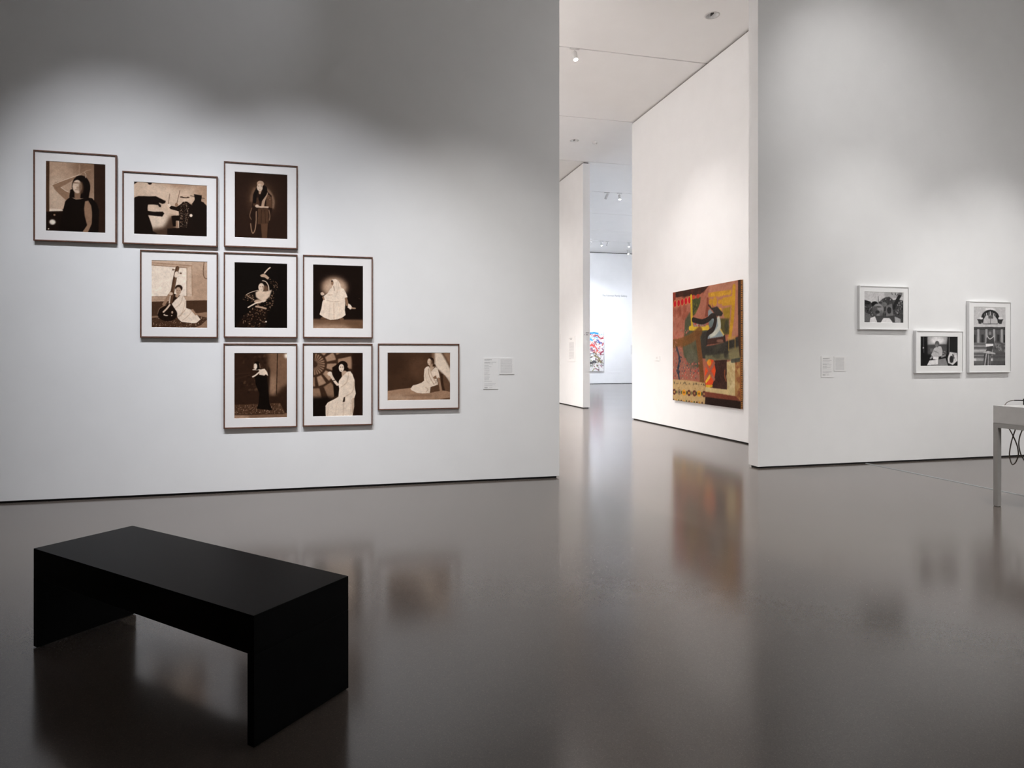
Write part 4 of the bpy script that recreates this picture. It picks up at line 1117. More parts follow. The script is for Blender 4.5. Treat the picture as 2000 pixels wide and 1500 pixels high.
  ('L',[(.859,1.073),(.92,1.033),(.936,.959),(1.013,.918)],.022,(120,60,80),.01,.85),
  ('L',[(.543,.563),(.622,.657),(.636,.678),(.686,.746)],.018,(215,70,70),.01,.85),
  ('L',[(.185,.948),(.208,.958),(.305,1.042),(.383,1.064)],.009,(160,140,110),.01,.85),
  ('L',[(.634,1.162),(.696,1.25),(.781,1.311),(.832,1.349)],.026,(120,60,80),.01,.85),
  ('L',[(.241,.536),(.344,.605),(.454,.606),(.532,.675)],.022,(190,50,60),.01,.85),
  ('L',[(.631,.748),(.693,.724),(.708,.7),(.8,.683)],.022,(190,50,60),.01,.85),
  ('L',[(.062,.476),(.14,.525),(.187,.578),(.274,.659)],.019,(225,120,80),.01,.85),
  ('L',[(.09,1.27),(.154,1.237),(.14,1.211),(.146,1.214)],.014,(95,100,75),.01,.85),
  ('L',[(.121,.771),(.171,.747),(.273,.745),(.315,.757)],.021,(190,50,60),.01,.85),
  ('L',[(-.044,.481),(.06,.46),(.139,.4),(.219,.378)],.011,(225,120,80),.01,.85),
  ('L',[(.707,.353),(.729,.396),(.781,.399),(.803,.388)],.022,(60,110,150),.01,.85),
  ('L',[(.781,1.202),(.845,1.181),(.967,1.252),(1.045,1.28)],.024,(120,60,80),.01,.85),
  ('L',[(-.018,.983),(.026,1.022),(.024,1.061),(.066,1.064)],.012,(130,130,80),.01,.85),
  ('L',[(.314,.056),(.36,.078),(.394,.166),(.44,.194)],.011,(40,140,205),.01,.85),
  ('L',[(.193,.727),(.183,.71),(.257,.759),(.254,.725)],.023,(190,50,60),.01,.85),
  ('L',[(.22,1.011),(.299,1.048),(.311,1.114),(.39,1.171)],.013,(120,60,80),.01,.85),
  ('L',[(.665,.507),(.694,.43),(.721,.413),(.745,.358)],.01,(150,60,80),.01,.85),
  ('L',[(-.045,.983),(.039,.9),(.082,.912),(.08,.891)],.018,(70,70,75),.01,.85),
  ('L',[(.548,.646),(.624,.683),(.728,.683),(.829,.681)],.021,(150,60,80),.01,.85),
  ('L',[(.353,.635),(.393,.581),(.418,.582),(.469,.608)],.017,(60,110,150),.01,.85),
  ('L',[(.034,.19),(.11,.168),(.189,.216),(.289,.187)],.014,(120,180,215),.01,.85),
  ('L',[(.2,.403),(.228,.341),(.275,.285),(.273,.268)],.025,(190,60,60),.01,.85),
  ('L',[(.614,.742),(.649,.821),(.731,.834),(.818,.88)],.014,(70,70,75),.01,.85),
  ('L',[(.738,.711),(.755,.728),(.732,.748),(.736,.791)],.019,(225,120,80),.01,.85),
  ('L',[(.629,1.095),(.621,1.018),(.67,.987),(.66,.979)],.009,(120,60,80),.01,.85),
  ('L',[(.755,.132),(.783,.15),(.793,.162),(.808,.201)],.022,(190,60,60),.01,.85),
  ('L',[(.691,1.044),(.74,1.016),(.837,.943),(.913,.902)],.014,(160,140,110),.01,.85),
  ('L',[(.29,.544),(.35,.505),(.384,.498),(.45,.507)],.011,(150,60,80),.01,.85),
  ('L',[(.321,.535),(.36,.58),(.435,.633),(.502,.707)],.014,(225,120,80),.01,.85),
  ('L',[(.688,.672),(.709,.638),(.708,.592),(.74,.576)],.023,(150,60,80),.01,.85),
  ('L',[(.1,.658),(.201,.707),(.272,.782),(.327,.87)],.021,(190,50,60),.01,.85),
  ('L',[(.809,.749),(.805,.75),(.864,.725),(.852,.701)],.025,(215,70,70),.01,.85),
  ('L',[(.784,1.051),(.852,1.011),(.873,1.001),(.879,1.001)],.024,(70,70,75),.01,.85),
  ('L',[(.225,.89),(.311,.892),(.343,.915),(.4,.987)],.018,(130,130,80),.01,.85),
  ('L',[(.257,1.276),(.309,1.217),(.384,1.147),(.419,1.07)],.01,(120,60,80),.01,.85),
  ('L',[(-.001,.497),(.062,.572),(.059,.662),(.096,.729)],.021,(215,70,70),.01,.85),
  ('L',[(-.054,.626),(.053,.63),(.113,.691),(.213,.734)],.01,(215,70,70),.01,.85),
  ('L',[(.433,.378),(.474,.283),(.49,.232),(.503,.235)],.013,(40,140,205),.01,.85),
  ('L',[(.187,1.169),(.284,1.147),(.329,1.047),(.44,.963)],.021,(160,140,110),.01,.85),
  ('L',[(.628,1.15),(.665,1.114),(.787,1.065),(.823,1.051)],.019,(95,100,75),.01,.85),
  ('L',[(.802,.968),(.825,1.037),(.881,1.021),(.93,1.088)],.017,(160,140,110),.01,.85),
  ('L',[(.313,.155),(.375,.221),(.352,.252),(.374,.291)],.012,(40,140,205),.01,.85),
  ('L',[(-.029,1.02),(.045,.993),(.106,.925),(.189,.849)],.026,(95,100,75),.01,.85),
  ('L',[(.639,.135),(.678,.15),(.738,.134),(.82,.131)],.016,(190,60,60),.01,.85),
  ('L',[(.44,.453),(.478,.415),(.501,.394),(.527,.329)],.02,(215,70,70),.01,.85),
  ('L',[(.61,1.182),(.608,1.1),(.662,1.074),(.734,.969)],.022,(95,100,75),.01,.85),
  ('L',[(-.059,.329),(.038,.297),(.031,.231),(.12,.148)],.026,(120,180,215),.01,.85),
  ('L',[(.393,.364),(.473,.358),(.471,.367),(.551,.377)],.01,(60,110,150),.01,.85),
  ('L',[(.489,.208),(.493,.167),(.535,.152),(.516,.094)],.025,(190,60,60),.01,.85),
  ('L',[(.523,.945),(.52,.975),(.534,1.041),(.575,1.081)],.015,(95,100,75),.01,.85),
  ('L',[(.394,.874),(.427,.84),(.509,.834),(.53,.835)],.024,(95,100,75),.01,.85),
  ('L',[(.5,.872),(.529,.901),(.554,.915),(.516,.987)],.011,(70,70,75),.01,.85),
  ('L',[(.689,.816),(.736,.908),(.79,.999),(.808,1.114)],.014,(130,130,80),.01,.85),
  ('L',[(.657,.197),(.672,.187),(.756,.255),(.81,.256)],.018,(40,140,205),.01,.85),
  ('L',[(.33,.944),(.383,.949),(.5,.883),(.606,.881)],.025,(130,130,80),.01,.85),
  ('L',[(.235,.104),(.269,.1),(.324,.088),(.349,.079)],.014,(120,180,215),.01,.85),
  ('L',[(.754,1.073),(.849,1.085),(.937,1.102),(.953,1.084)],.012,(160,140,110),.01,.85),
  ('L',[(-.021,.744),(-.001,.784),(.062,.834),(.115,.878)],.016,(160,140,110),.01,.85),
  ('L',[(.381,.624),(.437,.625),(.418,.699),(.448,.709)],.014,(60,110,150),.01,.85),
  ('L',[(.655,.311),(.673,.393),(.723,.445),(.768,.526)],.023,(215,70,70),.01,.85),
  ('L',[(.652,.844),(.681,.948),(.782,.976),(.84,1.094)],.011,(120,60,80),.01,.85),
  ('L',[(.175,.686),(.245,.631),(.286,.626),(.273,.586)],.023,(60,110,150),.01,.85),
  ('L',[(.084,.536),(.164,.517),(.259,.519),(.347,.468)],.025,(60,110,150),.01,.85),
  ('L',[(.322,.931),(.334,.95),(.356,1.003),(.385,1.061)],.024,(160,140,110),.01,.85),
  ('L',[(.264,.256),(.368,.28),(.435,.317),(.508,.322)],.012,(40,140,205),.01,.85),
  ('L',[(.13,1.08),(.151,1.046),(.154,1.082),(.225,1.057)],.024,(70,70,75),.01,.85),
  ('L',[(.831,1.125),(.872,1.159),(.872,1.153),(.943,1.192)],.021,(120,60,80),.01,.85),
  ('L',[(.785,.524),(.822,.525),(.812,.475),(.841,.477)],.022,(225,120,80),.01,.85),
  ('L',[(.105,.669),(.128,.669),(.195,.637),(.259,.611)],.018,(215,70,70),.01,.85),
  ('L',[(.528,.545),(.57,.448),(.61,.393),(.671,.311)],.025,(225,120,80),.01,.85),
  ('L',[(.871,.798),(.905,.811),(.941,.818),(.989,.816)],.011,(130,130,80),.01,.85),
  ('L',[(.168,1.104),(.209,1.152),(.287,1.197),(.357,1.207)],.015,(160,140,110),.01,.85),
  ('L',[(.886,1.044),(.959,1.098),(.98,1.099),(.988,1.149)],.015,(70,70,75),.01,.85),
  ('L',[(.55,.177),(.614,.222),(.631,.198),(.727,.236)],.011,(190,60,60),.01,.85),
  ('L',[(.874,1.104),(.93,1.045),(.943,1.034),(.942,.987)],.02,(95,100,75),.01,.85),
  ('L',[(.781,.893),(.797,.904),(.845,.908),(.872,.883)],.016,(120,60,80),.01,.85),
  ('L',[(.665,.234),(.706,.257),(.757,.235),(.808,.247)],.012,(40,140,205),.01,.85),
  ('L',[(.507,.283),(.526,.273),(.555,.202),(.619,.13)],.012,(40,140,205),.01,.85),
  ('L',[(.838,.789),(.91,.826),(.998,.797),(1.068,.803)],.016,(120,60,80),.01,.85),
  ('L',[(.802,.319),(.889,.313),(.913,.28),(.984,.22)],.017,(190,60,60),.01,.85),
  ('L',[(.628,.21),(.697,.174),(.743,.122),(.773,.045)],.011,(120,180,215),.01,.85),
  ('L',[(.685,.439),(.755,.541),(.806,.586),(.848,.606)],.011,(225,120,80),.01,.85),
  ('L',[(.513,.807),(.574,.708),(.66,.657),(.735,.622)],.017,(150,60,80),.01,.85),
  ('L',[(.037,.542),(.079,.517),(.088,.566),(.184,.537)],.009,(190,50,60),.01,.85),
  ('L',[(.164,.423),(.212,.413),(.326,.373),(.339,.334)],.024,(225,120,80),.01,.85),
  ('L',[(.359,.811),(.421,.884),(.472,.931),(.496,1.015)],.011,(160,140,110),.01,.85),
  ('L',[(.17,.081),(.225,.145),(.289,.233),(.309,.33)],.025,(120,180,215),.01,.85),
  ('L',[(.293,.396),(.371,.404),(.403,.393),(.457,.473)],.024,(60,110,150),.01,.85),
  ('L',[(.849,.376),(.93,.43),(1.008,.451),(1.02,.537)],.024,(150,60,80),.01,.85),
  ('L',[(.253,.658),(.285,.651),(.311,.626),(.361,.639)],.021,(150,60,80),.01,.85),
  ('L',[(.213,.386),(.217,.333),(.228,.276),(.278,.258)],.008,(190,60,60),.01,.85),
  ('L',[(.701,.611),(.719,.65),(.767,.633),(.822,.629)],.01,(60,110,150),.01,.85),
  ('L',[(.49,1.12),(.539,1.162),(.537,1.176),(.537,1.207)],.022,(95,100,75),.01,.85),
  ('L',[(.657,.75),(.756,.806),(.855,.803),(.881,.77)],.022,(70,70,75),.01,.85),
  ('L',[(.742,1.132),(.802,1.22),(.809,1.253),(.824,1.355)],.022,(95,100,75),.01,.85),
  ('L',[(.608,.906),(.695,.842),(.797,.808),(.878,.738)],.011,(130,130,80),.01,.85),
  ('L',[(.504,.439),(.535,.428),(.521,.363),(.589,.338)],.014,(190,50,60),.01,.85),
  ('L',[(.003,.335),(.097,.375),(.118,.359),(.152,.316)],.017,(120,180,215),.01,.85),
  ('L',[(.395,.831),(.433,.765),(.434,.772),(.452,.735)],.024,(150,60,80),.01,.85),
  ('L',[(.375,.213),(.423,.251),(.494,.267),(.508,.256)],.016,(190,60,60),.01,.85),
  ('L',[(.145,.143),(.139,.1),(.202,.09),(.258,.107)],.008,(40,140,205),.01,.85),
  ('L',[(.14,.045),(.243,.124),(.259,.244),(.355,.268)],.022,(120,180,215),.01,.85),
  ('L',[(.135,.408),(.206,.382),(.277,.391),(.376,.383)],.017,(215,70,70),.01,.85),
  ('L',[(.842,.342),(.894,.358),(.916,.301),(.984,.274)],.01,(190,60,60),.01,.85),
  ('L',[(.149,.812),(.217,.896),(.264,.986),(.342,1.003)],.021,(70,70,75),.01,.85),
  ('L',[(-.017,1.001),(.025,.956),(.094,.935),(.102,.873)],.023,(130,130,80),.01,.85),
  ('L',[(.696,1.155),(.686,1.152),(.722,1.131),(.774,1.103)],.014,(130,130,80),.01,.85),
  ('L',[(.533,.892),(.636,.874),(.704,.847),(.801,.853)],.016,(120,60,80),.01,.85),
  ('L',[(-.085,.874),(.023,.891),(.062,.871),(.179,.896)],.017,(95,100,75),.01,.85),
  ('L',[(.688,.447),(.746,.477),(.746,.547),(.799,.56)],.008,(60,110,150),.01,.85),
  ('L',[(.572,.409),(.598,.472),(.657,.509),(.691,.544)],.018,(215,70,70),.01,.85),
  ('L',[(.821,.603),(.886,.609),(.939,.609),(.956,.595)],.011,(190,50,60),.01,.85),
  ('L',[(.548,.589),(.59,.611),(.57,.621),(.6,.67)],.024,(60,110,150),.01,.85),
  ('L',[(.447,.698),(.448,.676),(.555,.647),(.606,.611)],.018,(225,120,80),.01,.85),
  ('L',[(.472,1.113),(.512,1.12),(.574,1.184),(.66,1.203)],.011,(95,100,75),.01,.85),
  ('L',[(.715,.505),(.762,.584),(.826,.656),(.945,.696)],.018,(60,110,150),.01,.85),
  ('L',[(-.029,.405),(.007,.401),(.081,.473),(.179,.492)],.019,(60,110,150),.01,.85),
  ('L',[(.046,.842),(.057,.865),(.129,.852),(.159,.802)],.012,(120,60,80),.01,.85),
  ('L',[(.37,.326),(.452,.289),(.498,.296),(.611,.272)],.01,(190,60,60),.01,.85),
  ('L',[(.491,.77),(.545,.698),(.557,.605),(.658,.572)],.013,(60,110,150),.01,.85),
  ('L',[(.681,.702),(.695,.767),(.746,.845),(.756,.903)],.017,(160,140,110),.01,.85),
  ('L',[(.51,.492),(.515,.474),(.566,.488),(.538,.457)],.025,(190,50,60),.01,.85),
  ('L',[(.137,.83),(.223,.912),(.217,.939),(.25,.988)],.009,(160,140,110),.01,.85),
  ('L',[(.836,.46),(.892,.474),(1.018,.476),(1.083,.502)],.011,(150,60,80),.01,.85),
  ('L',[(.328,.212),(.432,.242),(.555,.242),(.63,.24)],.014,(40,140,205),.01,.85),
  ('L',[(.614,.46),(.697,.404),(.729,.387),(.819,.304)],.014,(150,60,80),.01,.85),
  ('L',[(.045,.909),(.133,1.011),(.178,1.105),(.172,1.17)],.013,(120,60,80),.01,.85),
  ('L',[(.541,1.156),(.579,1.2),(.596,1.213),(.645,1.281)],.013,(70,70,75),.01,.85),
  ('L',[(.519,1.078),(.626,1.102),(.728,1.148),(.803,1.163)],.017,(120,60,80),.01,.85),
  ('L',[(.408,.175),(.463,.142),(.556,.144),(.62,.169)],.015,(190,60,60),.01,.85),
  ('L',[(.256,.464),(.262,.447),(.311,.456),(.359,.405)],.019,(60,110,150),.01,.85),
  ('L',[(.673,.121),(.794,.111),(.881,.166),(1.008,.15)],.008,(120,180,215),.01,.85),
  ('L',[(.844,.577),(.944,.525),(.981,.435),(1.032,.404)],.017,(190,50,60),.01,.85),
  ('L',[(.633,.524),(.686,.532),(.702,.583),(.755,.615)],.011,(150,60,80),.01,.85),
  ('L',[(.539,.809),(.574,.78),(.633,.78),(.632,.75)],.009,(60,110,150),.01,.85),
  ('L',[(.569,1.106),(.601,1.116),(.6,1.131),(.654,1.116)],.011,(160,140,110),.01,.85),
  ('L',[(.868,1.091),(.933,1.143),(.977,1.178),(1.003,1.174)],.019,(70,70,75),.01,.85),
  ('L',[(.243,1.262),(.306,1.255),(.268,1.186),(.29,1.194)],.025,(232,230,228),.01,.85),
  ('L',[(.379,.856),(.433,.933),(.462,.981),(.486,1.038)],.026,(232,230,228),.01,.85),
  ('L',[(.5,1.306),(.553,1.242),(.631,1.232),(.659,1.233)],.024,(232,230,228),.01,.85),
  ('L',[(.589,1.278),(.61,1.265),(.686,1.24),(.73,1.198)],.036,(232,230,228),.01,.85),
  ('L',[(.822,.629),(.888,.609),(.909,.589),(.962,.569)],.023,(232,230,228),.01,.85),
  ('L',[(.781,.322),(.791,.318),(.819,.282),(.882,.246)],.027,(232,230,228),.01,.85),
  ('L',[(.189,1.0),(.209,1.005),(.264,1.032),(.256,1.085)],.037,(232,230,228),.01,.85),
  ('L',[(.608,.916),(.598,.947),(.641,.994),(.66,.975)],.042,(232,230,228),.01,.85),
  ('L',[(.709,.119),(.777,.2),(.788,.217),(.857,.315)],.033,(232,230,228),.01,.85),
  ('L',[(.814,.547),(.846,.513),(.887,.471),(.881,.406)],.039,(232,230,228),.01,.85),
  ('L',[(.616,.385),(.684,.317),(.69,.341),(.73,.294)],.042,(232,230,228),.01,.85),
  ('L',[(.504,.671),(.48,.73),(.508,.745),(.56,.736)],.043,(232,230,228),.01,.85),
  ('L',[(.465,.219),(.491,.226),(.487,.208),(.51,.181)],.028,(232,230,228),.01,.85),
  ('L',[(.828,.661),(.857,.677),(.908,.691),(.98,.699)],.042,(232,230,228),.01,.85),
  ('L',[(.844,.376),(.886,.35),(.952,.302),(1.034,.281)],.026,(232,230,228),.01,.85),
  ('L',[(.79,.154),(.833,.22),(.859,.241),(.824,.291)],.031,(232,230,228),.01,.85),
  ('L',[(.287,.967),(.318,.932),(.432,.927),(.477,.92)],.024,(232,230,228),.01,.85),
  ('L',[(.43,.194),(.466,.254),(.523,.26),(.547,.304)],.028,(232,230,228),.01,.85),
  ('L',[(.258,.359),(.293,.395),(.371,.408),(.427,.456)],.038,(232,230,228),.01,.85),
  ('L',[(-.009,.283),(.005,.286),(.067,.309),(.075,.363)],.036,(232,230,228),.01,.85),
  ('L',[(.421,.323),(.449,.362),(.454,.412),(.455,.452)],.027,(232,230,228),.01,.85),
  ('L',[(.823,.515),(.894,.513),(.898,.533),(.959,.546)],.029,(232,230,228),.01,.85),
  ('L',[(.704,.704),(.707,.611),(.725,.568),(.731,.507)],.028,(232,230,228),.01,.85),
  ('L',[(.216,.415),(.269,.48),(.301,.463),(.302,.509)],.042,(232,230,228),.01,.85),
  ('L',[(.445,.766),(.479,.744),(.505,.744),(.564,.74)],.038,(232,230,228),.01,.85),
  ('L',[(.856,.979),(.941,.964),(.969,.961),(1.032,.929)],.036,(232,230,228),.01,.85),
  ('L',[(.193,.978),(.262,.971),(.316,.992),(.403,1.045)],.025,(232,230,228),.01,.85),
  ('L',[(.37,.588),(.405,.565),(.46,.529),(.509,.486)],.022,(232,230,228),.01,.85),
  ('L',[(.752,.574),(.747,.54),(.802,.497),(.779,.448)],.033,(232,230,228),.01,.85),
  ('L',[(.873,.576),(.903,.548),(.958,.565),(.997,.5)],.04,(232,230,228),.01,.85),
  ('L',[(.415,.918),(.446,.934),(.536,.942),(.57,.958)],.028,(232,230,228),.01,.85),
  ('L',[(.507,1.006),(.544,.961),(.581,.931),(.641,.917)],.03,(232,230,228),.01,.85),
  ('L',[(.331,1.118),(.375,1.082),(.375,1.15),(.447,1.134)],.034,(232,230,228),.01,.85),
  ('L',[(.286,1.154),(.287,1.123),(.293,1.177),(.37,1.184)],.037,(232,230,228),.01,.85),
  ('L',[(.457,.386),(.498,.37),(.581,.33),(.593,.264)],.043,(232,230,228),.01,.85),
  ('L',[(.167,.472),(.191,.537),(.201,.593),(.215,.618)],.029,(232,230,228),.01,.85),
  ('L',[(.72,1.208),(.709,1.154),(.74,1.141),(.752,1.088)],.022,(232,230,228),.01,.85),
  ('L',[(.198,.192),(.203,.22),(.249,.214),(.252,.224)],.03,(232,230,228),.01,.85),
  ('L',[(.682,.605),(.684,.589),(.698,.514),(.699,.516)],.028,(232,230,228),.01,.85),
  ('L',[(.477,1.183),(.506,1.141),(.537,1.127),(.584,1.132)],.035,(232,230,228),.01,.85),
  ('L',[(.251,.745),(.259,.704),(.258,.675),(.29,.6)],.043,(232,230,228),.01,.85),
  ('L',[(.815,1.268),(.851,1.273),(.961,1.239),(.985,1.265)],.03,(232,230,228),.01,.85),
  ('L',[(.801,1.096),(.872,1.097),(.849,1.171),(.873,1.246)],.041,(232,230,228),.01,.85),
  ('L',[(.419,1.243),(.443,1.215),(.411,1.158),(.435,1.062)],.036,(232,230,228),.01,.85),
  ('L',[(.485,.535),(.539,.561),(.543,.559),(.59,.572)],.022,(232,230,228),.01,.85),
  ('L',[(.261,.549),(.293,.49),(.322,.418),(.336,.401)],.044,(232,230,228),.01,.85),
  ('L',[(-.007,.154),(.063,.164),(.066,.215),(.117,.216)],.027,(232,230,228),.01,.85),
  ('L',[(.374,.715),(.412,.758),(.394,.753),(.443,.704)],.029,(232,230,228),.01,.85),
  ('L',[(.615,.858),(.664,.879),(.668,.912),(.653,.947)],.032,(232,230,228),.01,.85),
  ('L',[(.911,.521),(.912,.603),(.892,.63),(.893,.686)],.026,(232,230,228),.01,.85),
  ('L',[(.707,1.184),(.704,1.119),(.69,1.057),(.723,1.021)],.043,(232,230,228),.01,.85),
  ('L',[(.571,1.135),(.555,1.136),(.606,1.099),(.663,1.016)],.024,(232,230,228),.01,.85),
  ('L',[(.247,.895),(.301,.941),(.384,.921),(.43,.939)],.034,(232,230,228),.01,.85),
  ('L',[(.757,.629),(.803,.564),(.761,.563),(.791,.513)],.036,(232,230,228),.01,.85),
  ('L',[(.526,.463),(.524,.42),(.603,.363),(.581,.313)],.021,(232,230,228),.01,.85),
  ('L',[(.554,.381),(.57,.404),(.53,.479),(.565,.515)],.023,(232,230,228),.01,.85),
  ('L',[(.801,.786),(.864,.821),(.892,.83),(.896,.851)],.029,(232,230,228),.01,.85),
  ('L',[(.065,.515),(.118,.492),(.156,.54),(.255,.542)],.021,(232,230,228),.01,.85),
  ('L',[(.628,1.099),(.635,1.162),(.622,1.19),(.639,1.242)],.022,(232,230,228),.01,.85),
  ('L',[(.45,.832),(.499,.869),(.484,.886),(.524,.89)],.029,(232,230,228),.01,.85),
  ('L',[(.588,1.087),(.629,1.041),(.673,.984),(.674,.873)],.044,(232,230,228),.01,.85),
  ('L',[(.873,.117),(.91,.195),(.918,.226),(.888,.287)],.03,(232,230,228),.01,.85),
  ('L',[(.746,.612),(.793,.65),(.766,.663),(.809,.654)],.023,(232,230,228),.01,.85),
  ('L',[(.766,.812),(.731,.897),(.783,.904),(.766,.946)],.036,(232,230,228),.01,.85),
  ('L',[(.854,.883),(.887,.907),(.968,.949),(.971,.974)],.027,(232,230,228),.01,.85),
  ('L',[(.007,.847),(.066,.803),(.111,.775),(.09,.695)],.023,(232,230,228),.01,.85),
  ('L',[(.072,.949),(.074,1.021),(.088,1.039),(.121,1.074)],.027,(232,230,228),.01,.85),
  ('L',[(.813,1.201),(.814,1.188),(.868,1.208),(.886,1.213)],.035,(232,230,228),.01,.85),
  ('L',[(.789,.913),(.789,.926),(.844,.859),(.83,.821)],.023,(232,230,228),.01,.85),
  ('L',[(.138,.199),(.203,.216),(.251,.247),(.302,.231)],.031,(232,230,228),.01,.85),
  ('L',[(.493,.114),(.624,.097),(.656,.09),(.788,.124)],.055,(30,130,200),.01,.85),
  ('L',[(.485,.329),(.499,.332),(.53,.298),(.586,.338)],.06,(60,160,220),.01,.85),
  ('L',[(.639,.199),(.778,.189),(.852,.261),(.972,.273)],.04,(150,40,50),.01,.85),
  ('L',[(.749,.324),(.796,.345),(.862,.42),(.926,.431)],.035,(50,60,150),.01,.85),
  ('L',[(.496,1.093),(.591,1.081),(.647,1.038),(.707,1.065)],.075,(70,70,72),.01,.85),
  ('L',[(.88,.803),(.907,.743),(.989,.698),(.987,.657)],.05,(150,50,70),.01,.85),
  ('L',[(.474,.499),(.516,.516),(.608,.498),(.621,.525)],.05,(225,80,75),.01,.85),
  ('L',[(.606,.523),(.695,.556),(.755,.638),(.783,.7)],.04,(220,90,80),.01,.85),
  ('L',[(.688,.867),(.786,.904),(.854,.989),(.883,1.065)],.045,(130,120,75),.01,.85),
 ]),
}

# ------------------------------------------------------------------ flat prints : a small brush engine that inks a fine mesh


def srgb2lin(c):
    c = np.asarray(c, dtype=np.float64)
    return np.where(c <= 0.04045, c / 12.92, ((c + 0.055) / 1.055) ** 2.4)


SEP_T = np.array([0.0, 0.08, 0.25, 0.5, 0.75, 1.0])
SEP_R = np.array([4, 26, 78, 150, 200, 230]) / 255.0
SEP_G = np.array([2, 13, 53, 118, 176, 216]) / 255.0
SEP_B = np.array([1, 6, 36, 94, 154, 200]) / 255.0


def tone(c, mode):
    if isinstance(c, tuple):
        return np.array(c) / 255.0
    if mode == 'sepia':
        return np.array([np.interp(c, SEP_T, SEP_R), np.interp(c, SEP_T, SEP_G), np.interp(c, SEP_T, SEP_B)])
    return np.array([c * .995, c * .985, c * .985])


def gblur(a, s):
    if s < 0.35:
        return a
    n = int(max(1, round(s * 2.6)))
    k = np.exp(-0.5 * (np.arange(-n, n + 1) / s) ** 2)
    k /= k.sum()
    p = np.pad(a, n, mode='edge')
    t = np.zeros((p.shape[0], a.shape[1]))
    for i, kv in enumerate(k):
        t += kv * p[:, i:i + a.shape[1]]
    o = np.zeros_like(a)
    for i, kv in enumerate(k):
        o += kv * t[i:i + a.shape[0], :]
    return o


def paint(spec, nx, mode, seed=1):
    asp, ops = spec
    ny = int(round(nx * asp))
    ss = 2
    W, H = nx * ss, ny * ss
    img = np.zeros((H, W, 3))
    rng = np.random.default_rng(seed)
    rnd = random.Random(seed)

    def window(x0, x1, y0, y1, f):
        pad = 3 * f + 2.0 / W
        i0, i1 = max(0, int((x0 - pad) * W)), min(W, int((x1 + pad) * W) + 2)
        j0, j1 = max(0, int((y0 - pad) * W)), min(H, int((y1 + pad) * W) + 2)
        if i1 <= i0 or j1 <= j0:
            return None
        X, Y = np.meshgrid((np.arange(i0, i1) + .5) / W, (np.arange(j0, j1) + .5) / W)
        return i0, i1, j0, j1, X, Y

    def put(win, m, c, f, a):
        i0, i1, j0, j1 = win[:4]
        m = gblur(m.astype(float), f * W * .5)[..., None] * a
        img[j0:j1, i0:i1] = img[j0:j1, i0:i1] * (1 - m) + tone(c, mode) * m

    def inpoly(X, Y, pts):
        r = np.zeros(X.shape, bool)
        n = len(pts)
        for k in range(n):
            (xa, ya), (xb, yb) = pts[k], pts[(k + 1) % n]
            if ya == yb:
                continue
            r ^= ((ya > Y) != (yb > Y)) & (X < (xb - xa) * (Y - ya) / (yb - ya) + xa)
        return r

    def ell(cx, cy, rx, ry, rot, c, f, a):
        m = max(rx, ry)
        win = window(cx - m, cx + m, cy - m, cy + m, f)
        if win is None:
            return
        X, Y = win[4] - cx, win[5] - cy
        ca, sa = math.cos(rot), math.sin(rot)
        put(win, ((X * ca + Y * sa) / rx) ** 2 + ((Y * ca - X * sa) / ry) ** 2 < 1, c, f, a)

    for o in ops:
        k = o[0]
        if k == 'B':
            img[:] = tone(o[1], mode)
        elif k == 'P':
            pts = o[1]
            xs, ys = [p[0] for p in pts], [p[1] for p in pts]
            win = window(min(xs), max(xs), min(ys), max(ys), o[3])
            if win:
                put(win, inpoly(win[4], win[5], pts), o[2], o[3], o[4])
        elif k == 'E':
            ell(*o[1], 0.0, o[2], o[3], o[4])
        elif k == 'L':
            pts = [tuple(v)[:2] for v in catmull([(p[0], p[1], 0) for p in o[1]], 5)]
            wd = o[2] / 2
            xs, ys = [p[0] for p in pts], [p[1] for p in pts]
            win = window(min(xs) - wd, max(xs) + wd, min(ys) - wd, max(ys) + wd, o[4])
            if win:
                X, Y = win[4], win[5]
                d = np.full(X.shape, 9.0)
                for (xa, ya), (xb, yb) in zip(pts, pts[1:]):
                    L2 = (xb - xa) ** 2 + (yb - ya) ** 2 + 1e-12
                    t = np.clip(((X - xa) * (xb - xa) + (Y - ya) * (yb - ya)) / L2, 0, 1)
                    d = np.minimum(d, (X - xa - t * (xb - xa)) ** 2 + (Y - ya - t * (yb - ya)) ** 2)
                put(win, d < wd * wd, o[3], o[4], o[5])
        elif k == 'S':
            pts = o[1]
            xs, ys = [p[0] for p in pts], [p[1] for p in pts]
            done = 0
            for _ in range(o[3] * 6):
                if done >= o[3]:
                    break
                px, py = rnd.uniform(min(xs), max(xs)), rnd.uniform(min(ys), max(ys))
                if not inpoly(np.array([[px]]), np.array([[py]]), pts)[0, 0]:
                    continue
                done += 1
                s = o[4] * rnd.uniform(.35, 1.0)
                ell(px, py, s * .5 * rnd.uniform(.6, 1.6), s * .5 * rnd.uniform(.4, 1.0), rnd.uniform(0, 3.14), rnd.choice(o[2]), s * .12, o[5])
        elif k == 'N':
            img += gblur(rng.normal(0, 1, (H, W)), 1.0)[..., None] * o[1] * 1.5
    cloud = gblur(rng.normal(0, 1, (H, W)), W * .02)
    cloud /= cloud.std()
    soft = gblur(rng.normal(0, 1, (H, W)), W * .006)
    soft /= soft.std()
    img *= (1 + .02 * cloud + .018 * soft)[..., None]        # uneven development of the print, dry brush on the canvas
    img = np.clip(img, 0, 1)
    img = img.reshape(ny, ss, nx, ss, 3).mean((1, 3))
    return img


INK_GAIN = 1.25


